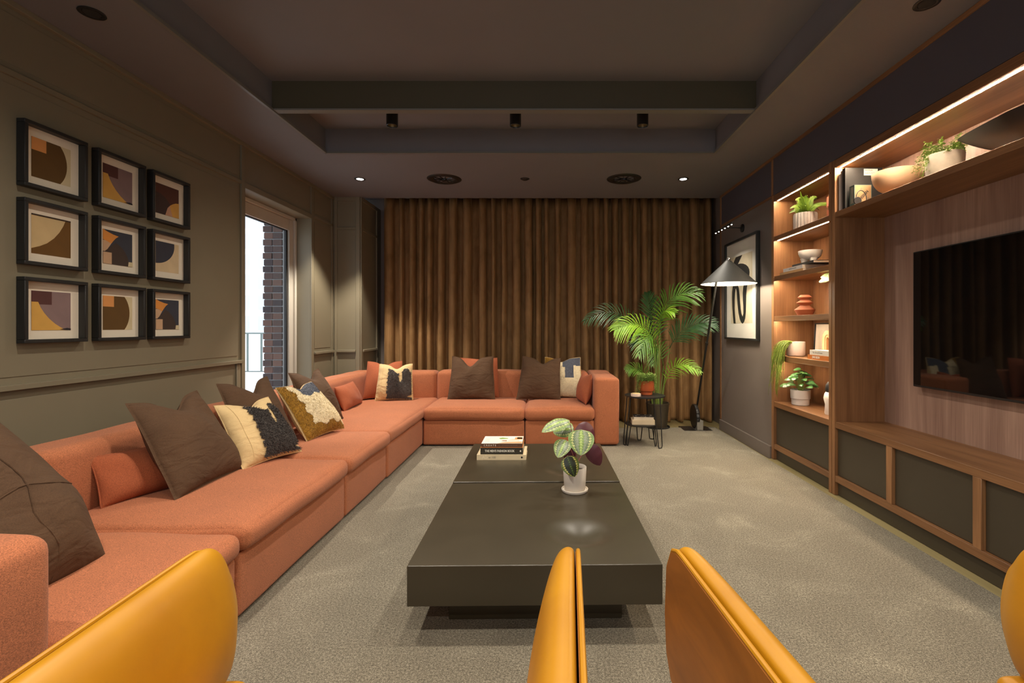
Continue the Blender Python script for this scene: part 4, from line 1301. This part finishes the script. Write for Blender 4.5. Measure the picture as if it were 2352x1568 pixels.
# ================================================================== MEDIA WALL
FX = XR                                     # front plane of the joinery
BX_ = 2.515                                 # face of the back panels
WV, WH = MT['walnut_v'], MT['walnut_h']
tw = thing('shelf_tower', 'tall walnut shelf tower with lit compartments beside the television', 'shelving', (FX, 4.11, 0))
def tp(name, x0, x1, y0, y1, z0, z1, mat, parent=tw, bev=.0015, label=None):
    ox, oy = parent.location.x, parent.location.y
    return bx(name, x0 - ox, x1 - ox, y0 - oy, y1 - oy, z0, z1, mat, parent, bev, label=label)
tp('side_panel', FX - .004, BX_, 4.555, TY1 - .001, 0, 2.488, WV)
tp('side_panel', FX - .004, BX_, TY0 + .001, 3.668, 0, 2.488, WV)
tp('back_panel', BX_, BX_ + .018, TY0, TY1 - .001, 0, 2.488, WV)
tp('top_board', FX, BX_, 3.668, 4.555, 2.43, 2.488, WH)
SHV = ((2.056, 2.095), (1.686, 1.722), (1.308, 1.348), (.942, .983), (.498, .545))
for z0, z1 in SHV:
    tp('shelf', FX, BX_, 3.668, 4.555, z0, z1, WH)
    if .9 < z0 < 1.9: tp('shelf_lip', FX, FX + .013, 3.668, 4.555, z0 - .007, z0, WH)
for z in (2.43, 2.056, 1.686, 1.308, .942):
    tp('led_strip', FX + .022, FX + .031, 3.675, 4.535, z - .0009, z + .003, MT['led'], bev=0)
tp('door', FX + .02, FX + .04, 3.672, 4.551, .147, .496, MT['door'])
tp('lower_rail', FX, FX + .10, 3.668, 4.555, .10, .145, WH)
tp('kick_board', FX + .022, FX + .04, 3.668, 4.555, 0, .10, MT['door'])

md = thing('media_unit', 'walnut media wall unit with low cupboards and a lit shelf over the television', 'media unit', (FX, 2.5, 0))
N0, N1 = NY0, TY0 - .001
mp = lambda *a, **k: tp(*a, parent=md, **k)
mp('side_panel', FX - .002, BX_, N1 - .036, N1, .0, 2.488, WV)
mp('side_panel', FX - .002, BX_, N0, N0 + .038, .0, 2.488, WV)
mp('back_panel', BX_, BX_ + .018, N0, N1, .0, 2.488, MT['walnut_b'])
NS0, NS1 = N0 + .038, N1 - .036
mp('top_board', FX, BX_, NS0, NS1, 2.43, 2.488, WH)
mp('shelf', FX, BX_, NS0, NS1, 2.060, 2.10, WH)
mp('bench_top', FX, BX_, NS0, NS1, .500, .545, WH)
mp('led_strip', FX + .032, FX + .040, NS0 + .03, NS1 - .01, 2.4288, 2.434, MT['led_b'], bev=0)
mp('lower_rail', FX, FX + .10, NS0, NS1, .10, .145, WH)
mp('kick_board', FX + .022, FX + .04, NS0, NS1, 0, .10, MT['door'])
ST = [NS1, 3.055, 2.435, 1.80, NS0]
for i in (1, 2, 3): mp('upright', FX, FX + .30, ST[i] - .05, ST[i], .145, .50, WV)
for i in range(4):
    a = ST[i] - (.05 if i else 0) - .003
    b = ST[i + 1] + .003
    mp('door', FX + .02, FX + .04, b, a, .147, .498, MT['door'])

TZ0, TZ1, TY_0, TY_1 = .855, 1.754, 1.655, 3.25
tv = thing('television', 'large black flat television mounted on the walnut back panel', 'television', (2.47, 2.4525, 1.30))
hw_, hh_ = (TY_1 - TY_0) / 2, (TZ1 - TZ0) / 2
bx('casing', -.006, .030, -hw_, hw_, -hh_, hh_, MT['black'], tv, .003)
bx('screen', -.0075, -.0055, -hw_ + .008, hw_ - .008, -hh_ + .014, hh_ - .008, MT['screen'], tv)
bx('wall_bracket', .029, .046, -.3, .3, -.2, .2, MT['black'], tv)

# ================================================================== THINGS ON THE TOP SHELF (z 2.10)
Z1 = 2.1005
def stand(label, x, y, h, d, th, cover, group, z=Z1, page='page', title=None, ink='ink_grey', ts=.5, tx=0, rz=0.0):
    """standing book: spine towards the room (-X), cover facing -Y; x = spine, y = rear cover"""
    # local lying book: spine -Y -> world -X ; thickness z -> world -Y
    R = Matrix(((0, 1, 0), (0, 0, -1), (-1, 0, 0)))
    eu = R.to_euler()
    return book(label, (x + d / 2, y, z + h / 2), tuple(eu), h, d, th, cover, page, title, ink, ts, group, tx=tx), R
gs = 'books standing on the upper shelf'
stand('white book standing closest to the shelf end panel', 2.170, 3.588, .275, .24, .022, (232, 230, 226), gs)
stand('thin grey book standing between the white and the black one', 2.168, 3.562, .292, .24, .022, (150, 146, 142), gs)
t, R = stand('large black book facing out with a white title label', 2.164, 3.536, .300, .27, .034, (34, 32, 30), gs)
# cover decoration: local lying top face = world -Y face
bx('title_label', -.142, -.095, .000, .10, .034, .0346, colour((226, 218, 206)), t)
for i, s in enumerate(('MONA', 'HATOUM')):
    letters(s, .018, MT['ink_grey'], t, (-.131 + i * .021, .008, .0349), (0, 0, PI / 2), 'cover_lettering', 'LEFT')
t, R = stand('small green design book facing out in front of the black one', 2.178, 3.475, .153, .122, .055, (104, 122, 112), gs, title='DESIGN', ink='ink_grey', ts=.2)
bx('cover_panel', -.073, .072, -.055, .057, .055, .0556, colour((176, 142, 100)), t)
bx('spine_panel', -.066, .05, -.0613, -.061, .014, .044, colour((170, 168, 150)), t)
for i, (s, a, b, z_, mt) in enumerate((('THE', -.040, -.018, .020, 'ink_grey'), ('DESIGN', .0, .004, .026, 'ink'), ('BOOK', .034, .026, .020, 'ink_grey'))):
    letters(s, z_, MT[mt], t, (a, b, .0560), (0, 0, PI / 2 + math.radians(48)), 'cover_lettering', bold=.0006 if mt == 'ink' else 0)

lp = thing('reading_glasses', 'black wire eyeglasses ornament leaning by the small design book', 'ornament', (2.205, 3.385, Z1))
obj('loop', tube(B(), [(.035 * math.cos(a), .006 * math.sin(a), .052 + .052 * math.sin(a)) for a in [2 * PI * k / 28 for k in range(28)]], .0028, 6, closed=True), MT['black'], lp)
o = obj('disc', lathe(B(), [(0, -.005), (.026, -.005), (.028, 0), (.026, .005), (0, .005)], 24), MT['rubber'], lp)
o.location = (-.032, -.008, .0285); o.rotation_euler = (PI / 2, 0, 0)

def bowl_prof(r, h, foot_r, foot_h, th=.006):
    out = [(0, 0), (foot_r * .95, 0), (foot_r, .004), (foot_r * .86, foot_h)]
    out += [(foot_r * .86 + (r - foot_r * .86) * math.sin(PI / 2 * k / 8), foot_h + (h - foot_h) * (1 - math.cos(PI / 2 * k / 8))) for k in range(1, 9)]
    inn = [((r - th) * math.sin(PI / 2 * k / 8), foot_h + th + (h - foot_h - th) * (1 - math.cos(PI / 2 * k / 8))) for k in range(8, -1, -1)]
    return out + inn
b = thing('footed_bowl', 'beige ceramic footed bowl on the upper shelf beside the books', 'bowl', (2.362, 3.266, Z1))
obj('bowl', lathe(B(), bowl_prof(.141, .192, .058, .06, .007), 56), MT['beige_cer'], b)

pp = thing('potted_trailing_plant', 'small trailing plant in a draped grey concrete pot on the upper shelf', 'plant', (2.345, 2.845, Z1))
fold = lambda a, z: 1 + .05 * max(0, math.sin(3 * a + 8 * z)) ** 3
obj('pot', lathe(B(), [(0, 0), (.080, 0), (.086, .006), (.094, .155), (.092, .160), (.086, .158), (.080, .12), (0, .12)], 56, flute=fold), MT['concrete'], pp)
obj('soil', lathe(B(), [(0, .128), (.082, .124), (0, .1235)], 20), MT['soil'], pp)
trailing(pp, 46, .085, .14, (-.03, .03), 8, .014, up=.055)
trailing(pp, 7, .13, .15, (.08, .15), 9, .013, up=.05, bias=(PI / 2 + .45, .35), name='trailing_foliage')
trailing(pp, 5, .10, .15, (.10, .15), 10, .013, up=.03, bias=(PI + .2, .5), name='trailing_foliage')

db = thing('long_dark_bowl', 'long boat-shaped dark wooden bowl on the upper shelf', 'bowl', (2.335, 2.29, Z1))
def boat(a_, b_, h):
    bm = B()
    nu, nv = 40, 10
    rows = []
    for layer in range(2):
        for k in range(nv + 1):
            t = k / nv if layer == 0 else 1 - k / nv
            s = t
            z = h * t ** 1.8 + (.009 if layer else 0) * (1 - t * .6)
            row = []
            for i in range(nu):
                th = 2 * PI * i / nu
                c, sn = math.cos(th), math.sin(th)
                k2 = 1 - (.012 / b_ if layer else 0)
                y = a_ * s * k2 * (abs(c) ** 1.0) * (1 if c > 0 else -1)
                x = b_ * s * k2 * sn * (1 - .25 * abs(c))
                zz = z + .025 * t * c * c
                row.append(bm.verts.new((x, y, zz)))
            rows.append(row)
    for p, q in zip(rows[:-1], rows[1:]):
        for i in range(nu): 
            try: bm.faces.new((p[i], p[(i + 1) % nu], q[(i + 1) % nu], q[i]))
            except ValueError: pass
    bmesh.ops.remove_doubles(bm, verts=bm.verts[:], dist=.0004)
    return bm
obj('bowl', boat(.44, .145, .172), MT['dark_wood'], db, angle=60)
obj('foot', lathe(B(), [(0, 0), (.05, 0), (.055, .01), (0, .012)], 24), MT['dark_wood'], db)

# ================================================================== THINGS IN THE TOWER
def fluted_pot(parent, r, h, n, mat):
    fl_ = lambda a, z: 1 + .07 * (abs(math.sin(a * n / 2)) - .5)
    obj('pot', lathe(B(), [(0, 0), (r * .92, 0), (r, .008), (r, h - .01), (r * .97, h), (r * .88, h), (r * .85, h - .03), (0, h - .03)], n * 8, flute=fl_), MT[mat], parent)
    obj('soil', lathe(B(), [(0, h - .024), (r * .86, h - .028), (0, h - .0285)], 20), MT['soil'], parent)
ft = thing('potted_fern', 'bright green fern in a white fluted pot on the top tower shelf', 'plant', (2.265, 4.23, 2.0955))
fluted_pot(ft, .092, .142, 20, 'white_cer')
rf = random.Random(21)
FR = []
for k in range(17):
    a = 2 * PI * k / 17 + rf.uniform(-.2, .2)
    tall = k % 3 == 0
    R_ = rf.uniform(.07, .10) if tall else rf.uniform(.15, .22)
    top_z = rf.uniform(.24, .285) if tall else rf.uniform(.17, .22)
    ca, sa = math.cos(a), math.sin(a)
    xr = min(.2, .22 if ca > 0 else .15)
    p0 = V((.02 * ca, .02 * sa, .12)); p2 = V((xr * R_ / .2 * ca, R_ * sa, top_z if tall else top_z - .02)); p1 = V((.3 * p2.x, .3 * p2.y, top_z + .03))
    if p1.z > .31: p1.z = .31
    leafobj('frond', frond(B(), bez(p0, p1, p2, 14), 30, .054, .2, .0062, k, ang=72, v0=.12, updir=V((-.62, -.62, .5)), prof=lambda t: (1 - t) ** .75 + .06), MT['fern'], ft)
p0, p1, p2 = V((-.01, 0, .12)), V((-.02, -.01, .24)), V((-.070, -.055, .318))
leafobj('frond', frond(B(), bez(p0, p1, p2, 14), 30, .050, .15, .0062, 99, ang=75, v0=.15, updir=V((-.9, -.4, .2)), prof=lambda t: (1 - t) ** .75 + .06), MT['fern'], ft)

oo = thing('terracotta_block', 'terracotta block ornament with a slot, behind the fern', 'ornament', (2.34, 3.88, 2.0955))
bm = B()
prism(bm, [(-.06, 0), (.06, 0), (.06, .205), (-.06, .205), (-.06, .125), (.02, .125), (.035, .112), (.02, .10), (-.06, .10)], (0, .055, 0), (1, 0, 0), (0, 0, 1), (0, -1, 0), .11)
obj('block', bm, MT['terracotta'], oo, smooth=False)

gb = 'books lying under the white bowl'
RX = -PI / 2                                # spine towards the room
def spine_room(label, x, y, z, w, d, h, cover, grp, **k):
    return book(label, (x, y, z), -PI / 2 + k.pop('dr', 0), w, d, h, cover, group=grp, **k)
spine_room('tan book at the bottom of the pile in the tower', 2.285, 4.275, 1.7225, .40, .25, .022, (196, 160, 110), gb)
spine_room('white book in the middle of the pile in the tower', 2.28, 4.245, 1.7447, .33, .24, .030, (226, 222, 214), gb, title='GARDENS AND HOMES', ink='ink_grey', tsize=.4)
spine_room('thin dark patterned book on top of the pile in the tower', 2.305, 4.13, 1.7749, .34, .24, .022, (52, 50, 48), gb)
wb = thing('white_footed_bowl', 'white glossy bowl on legs standing on the pile of books', 'bowl', (2.315, 4.245, 1.797))
obj('bowl', lathe(B(), [(0, .038), (.03, .038), (.060, .046), (.082, .066), (.093, .094), (.096, .118), (.092, .119), (.087, .096), (.075, .070), (.05, .056), (0, .052)], 48), MT['white_cer'], wb)
for k in range(3):
    a = 2 * PI * k / 3 + .6
    obj('leg', lathe(B(), [(0, 0), (.020, 0), (.023, .004), (.026, .030), (.034, .052), (0, .054)], 18, (.045 * math.cos(a), .045 * math.sin(a), 0)), MT['white_cer'], wb)

vs = thing('disc_vase', 'terracotta vase of three stacked pointed discs in the tower', 'vase', (2.287, 4.28, 1.3485))
obj('body', lathe(B(), [(0, 0), (.055, 0), (.060, .006), (.083, .050), (.082, .054), (.040, .086), (.038, .09), (.066, .112), (.066, .116), (.036, .136), (.035, .14), (.057, .158), (.057, .162), (.034, .182), (.030, .182), (.028, .15), (0, .15)], 48), MT['terracotta'], vs)

cv = thing('potted_leafy_plant', 'pale variegated leaf plant half hidden at the edge of the middle compartment', 'plant', (2.36, 3.80, 1.3485))
obj('pot', lathe(B(), [(0, 0), (.055, 0), (.07, .10), (.066, .10), (.060, .08), (0, .08)], 32), MT['white_cer'], cv)
for (bx_, tip_, w_) in (((-.10, -.02, .30), (-.13, .155, .272), .095), ((-.06, .02, .30), (-.15, .10, .30), .08), ((.0, .0, .25), (.06, .08, .27), .06)):
    leafobj('leaf', leaf(B(), bx_, tip_, (-.45, -.55, .45), w_, .10, -.15, 12, ova, .02, 4), MT['cala'], cv)
    obj('leaf_stem', tube(B(), bez((0, 0, .08), V(bx_) * .5 + V((0, 0, .12)), bx_, 8), .002, 5), MT['stem'], cv)

hp = thing('potted_hanging_plant', 'long trailing strand plant spilling from a blush pot over the shelf edge', 'plant', (2.262, 4.385, .9835))
obj('pot', lathe(B(), [(0, 0), (.060, 0), (.072, .006), (.076, .016), (.078, .128), (.075, .132), (.071, .128), (.068, .10), (0, .10)], 40), MT['pink_cer'], hp)
obj('soil', lathe(B(), [(0, .108), (.069, .104), (0, .1035)], 20), MT['soil'], hp)
rh = random.Random(4)
bm = B()
for k in range(95):
    a = PI + rh.gauss(.0, .55)
    y0_ = rh.uniform(-.05, .06)
    p0 = V((rh.uniform(-.05, .03), y0_, .11))
    L = rh.uniform(.10, .40) * (1 if rh.random() < .8 else 1.15)
    ex = -.150 - rh.uniform(0, .05)
    ey = y0_ * 1.2 + rh.uniform(-.05, .07)
    p1 = V((ex * .9, ey * .7, .20 + rh.uniform(-.03, .02)))
    p2 = V((ex, ey, .05 - L + rh.uniform(0, .03)))
    pts = bez(p0, p1, p2, 9)
    pts = [p + V((0, .010 * math.sin(i * 1.1 + k), 0)) if i > 3 else p for i, p in enumerate(pts)]
    tube(bm, pts, .0032, 5, r_end=.0012)
    for q in (3, 5, 6, 7, 8):
        p = pts[q]
        d = V((rh.uniform(-.3, .1), rh.uniform(-1, 1), rh.uniform(-1.4, -.4))).normalized() * rh.uniform(.02, .04)
        s = d.cross(V((1, 0, 0))).normalized() * .0035
        v = [bm.verts.new(p), bm.verts.new(p + d * .5 + s), bm.verts.new(p + d), bm.verts.new(p + d * .5 - s)]
        bm.faces.new(v)
leafobj_('trailing_foliage', bm, MT['trail'], hp)

fp = thing('small_framed_print', 'small framed pale print leaning at the back of the tower', 'picture', (2.445, 4.235, .9835), (0, math.radians(3), 0))
pls = lambda a, b, dd: (-dd, -a, b + .15)
frame4(fp, .17, .15, .012, .018, MT['blackwood'], pls)
bx('mat_board', -.008, -.002, -.16, .16, .01, .29, MT['paper'], fp)
flat(fp, 'print_shape', [(-.10, -.09), (-.03, -.09)] + arc(-.065, .03, .05, 0, 180, 10, .06)[::1], .0085, (214, 204, 180), (0, -1, 0), (0, 0, 1), o=(0, 0, .15))
g2 = 'books lying beside the framed print in the tower'
spine_room('orange book with white spine lettering under the white book', 2.285, 3.868, .9835, .318, .22, .036, (190, 112, 40), g2, title='JENS RISOM', ink='ink_white', tsize=.72, tx=-.035, tb=.0006, tsx=.8)
spine_room('white book lying on top of the orange one', 2.285, 3.86, 1.0197, .285, .21, .040, (222, 216, 200), g2, title='The Art of Home', ink='ink_grey', tsize=.5, tx=-.03)
aa = thing('arch_ornament', 'pale wooden arch ornament standing on the white book', 'ornament', (2.30, 3.925, 1.0599))
bm = B()
ring = arc(0, .085, .075, 0, 180, 16); inner = arc(0, .085, .04, 180, 0, 14)
prism(bm, [(.075, 0)] + ring + [(-.075, 0), (-.04, 0)] + inner + [(.04, 0)], (.02, 0, 0), (0, -1, 0), (0, 0, 1), (-1, 0, 0), .04)
obj('arch', bm, colour((222, 178, 128)), aa, angle=30)
bm = B()
prism(bm, [(.036, 0)] + arc(0, .085, .036, 0, 180, 14) + [(-.036, 0), (-.018, 0)] + arc(0, .085, .018, 180, 0, 10) + [(.018, 0)], (.018, 0, 0), (0, -1, 0), (0, 0, 1), (-1, 0, 0), .036)
obj('inner_arch', bm, colour((206, 156, 106)), aa, angle=30)

pe = thing('potted_green_plant', 'broad-leaved green plant in a two-tone pale grey pot on the lowest tower shelf', 'plant', (2.290, 4.36, .5455))
obj('pot', lathe(B(), [(0, 0), (.066, 0), (.072, .006), (.074, .055), (.0745, .057), (.080, .060), (.083, .135), (.080, .138), (.076, .134), (.072, .11), (0, .11)], 44), MT['grey_cer'], pe)
obj('soil', lathe(B(), [(0, .118), (.073, .113), (0, .1125)], 20), MT['soil'], pe)
rp = random.Random(9)
for k in range(28):
    a = 2.4 * k
    lv = k / 28
    ra = .145 * (1 - .75 * lv) * rp.uniform(.8, 1.1)
    zc = .165 + .14 * lv + rp.uniform(-.015, .015)
    c = V((ra * .85 * math.cos(a), ra * math.sin(a), zc))
    d = V((math.cos(a) * .8, math.sin(a), rp.uniform(-.35, .12))).normalized()
    Lf = rp.uniform(.082, .112) * (1 - .25 * lv)
    nr = V((-.45 + rp.uniform(-.2, .2), -.25 + rp.uniform(-.2, .2), 1)).normalized()
    leafobj('leaf', leaf(B(), c - d * Lf * .5, c + d * Lf * .5, nr, Lf * .62, .14, -.14, 8, lambda q: math.sin(PI * q ** .85) ** .8 if 0 < q < 1 else 0, .01, 2), MT['pep'], pe)
    obj('leaf_stem', tube(B(), bez((.012 * math.cos(a), .012 * math.sin(a), .115), (c.x * .3, c.y * .3, zc * .85), c - d * Lf * .48, 6), .002, 5), MT['stem'], pe)
og = thing('ceramic_ornament', 'black and white ceramic ornament half hidden by the tower side panel', 'ornament', (2.29, 3.875, .5455))
obj('body', lathe(B(), [(0, 0), (.05, 0), (.055, .01), (.05, .08), (.062, .13), (.055, .165), (.045, .18), (0, .19)], 32), MT['white_cer'], og)
obj('top', lathe(B(), [(.044, .178), (.05, .20), (.046, .235), (.03, .262), (0, .27)], 32), MT['black'], og)
obj('tip', lathe(B(), [(0, .266), (.012, .272), (.014, .30), (0, .312)], 20), MT['white_cer'], og)

# ================================================================== ARMCHAIRS
def armchair(label, loc, rot):
    t = thing('armchair', label, 'armchair', loc, rot, 'mustard leather tub armchairs')
    Wf, Wb, yt, yb, rc = .472, .44, .42, -.42, .26
    path = []
    n1 = 16
    for i in range(n1 + 1):
        k = i / n1
        path.append(V((-(Wf + (Wb - Wf) * k), yt + (yb + rc - yt) * k, 0)))
    for i in range(1, 11):
        a = PI + PI / 2 * i / 10
        path.append(V((-Wb + rc + rc * math.cos(a), yb + rc + rc * math.sin(a), 0)))
    half = path[:]
    path += [V((-p.x, p.y, 0)) for p in reversed(half)]
    n = len(path)
    S = [0.0]
    for a, b in zip(path[:-1], path[1:]): S.append(S[-1] + (b - a).length)
    tot = S[-1]
    Zb, Zt = .345, .703
    def frame(i):
        tan = (path[min(i + 1, n - 1)] - path[max(i - 1, 0)]).normalized()
        inw = V((tan.y, -tan.x, 0))
        if inw.dot(V((0, -.0, 0)) - path[i]) < 0: inw = -inw
        return tan, inw
    def tipk(i, R):
        e_ = min(S[i], tot - S[i])
        return 1.0 if e_ >= R else math.sqrt(max(0, 1 - (1 - e_ / R) ** 2))
    def zmap(i, z):
        k = .075 * (1 - tipk(i, .09)); kb = .05 * (1 - tipk(i, .05))
        rise = .012 * math.sin(PI * S[i] / tot)
        if z > .5: return z - k * (z - .5) / (Zt - .5) + rise
        return z + kb * (.5 - z) / (.5 - Zb)
    # padded inside
    cs_ = [(.004, Zb), (.004, .52), (.004, Zt - .012), (.010, Zt - .002), (.022, Zt + .004), (.038, Zt), (.054, Zt - .014), (.070, Zt - .050), (.088, .58), (.098, .50), (.094, .42), (.078, .365), (.05, Zb - .004)]
    bm = B(); rows = []
    for i in range(n):
        tan, inw = frame(i)
        th = .60 + .45 * tipk(i, .30)
        back = min(1, max(0, (yt - path[i].y) / .8))
        rows.append([bm.verts.new(path[i] + inw * (d * th * (1 + .15 * back)) + V((0, 0, zmap(i, z)))) for d, z in cs_])
    m = len(cs_)
    for a, b in zip(rows[:-1], rows[1:]):
        for k in range(m): bm.faces.new((a[k], a[(k + 1) % m], b[(k + 1) % m], b[k]))
    # rounded front ends
    for i, sgn in ((0, -1), (n - 1, 1)):
        tan, inw = frame(i)
        r0 = rows[i]
        ctr = sum((v.co for v in r0), V()) / m
        ring = r0
        for s_, sc_ in ((.012, .86), (.019, .55)):
            nr = [bm.verts.new(ctr + (v.co - ctr) * sc_ + tan * sgn * s_) for v in r0]
            for k in range(m): bm.faces.new((ring[k], ring[(k + 1) % m], nr[(k + 1) % m], nr[k]))
            ring = nr
        bm.faces.new(ring)
    o = obj('padded_back', bm, MT['leather'], t, angle=75)
    sd = o.modifiers.new('smooth', 'SUBSURF'); sd.levels = 1; sd.render_levels = 2
    # outer shell
    bm = B(); rows = []
    for i in range(n):
        tan, inw = frame(i)
        rows.append([bm.verts.new(path[i] + inw * d + V((0, 0, zmap(i, z)))) for d, z in ((.003, Zb + .004), (-.010, Zb + .004), (-.014, .5), (-.010, Zt - .014), (.003, Zt - .012))])
    for a, b in zip(rows[:-1], rows[1:]):
        for k in range(5): bm.faces.new((a[k], a[(k + 1) % 5], b[(k + 1) % 5], b[k]))
    bm.faces.new(rows[0]); bm.faces.new(rows[-1])
    shl = obj('outer_shell', bm, MT['shell'], t, angle=50, label='smooth tan leather outer shell')
    # piping round the shell edge
    for q in (0, 1):
        pts = []
        off = -.004
        e0 = frame(0)[1]
        pts.append(path[0] + e0 * off + V((0, 0, zmap(0, Zb))))
        pts.append(path[0] + e0 * off + V((0, .002, zmap(0, .46))))
        for i in range(n): pts.append(path[i] + frame(i)[1] * off + V((0, 0, zmap(i, Zt - .009))))
        e1 = frame(n - 1)[1]
        pts.append(path[-1] + e1 * off + V((0, .002, zmap(n - 1, .46))))
        pts.append(path[-1] + e1 * off + V((0, 0, zmap(n - 1, Zb))))
        if q: continue
        obj('piping', tube(B(), pts, .0055, 8), MT['leather'], shl, label='mustard leather piping')
    obj('seat_cushion', soft_box(B(), -.372, .372, -.34, .270, .305, .440, .05, .02, 10, .006, .01, 3), MT['leather'], t, angle=75)
    for s_ in (-1, 1):
        obj('seat_side', soft_box(B(), s_ * .41 - .047, s_ * .41 + .047, -.30, .405, .20, .352, .03, 0, 8, .004, .004, 5), MT['leather'], t, angle=75)
    obj('seat_base', soft_box(B(), -.37, .37, -.36, .262, .20, .306, .03, 0, 8, 0, 0, 2), MT['leather'], t, angle=75)
    obj('pedestal', lathe(B(), [(0, .02), (.045, .02), (.035, .05), (.03, .2), (0, .2)], 24), MT['black'], t)
    for k in range(4):
        a = PI / 4 + k * PI / 2
        obj('foot', tube(B(), [(0, 0, .035), (.18 * math.cos(a), .18 * math.sin(a), .03), (.33 * math.cos(a), .33 * math.sin(a), .013)], .013, 8), MT['black'], t)
    return t
armchair('mustard leather tub armchair in the foreground, beside the sofa armrest', (-.390, .845, 0), math.radians(.5))
armchair('mustard leather tub armchair in the foreground, nearer the television', (.802, .855, 0), math.radians(.8))
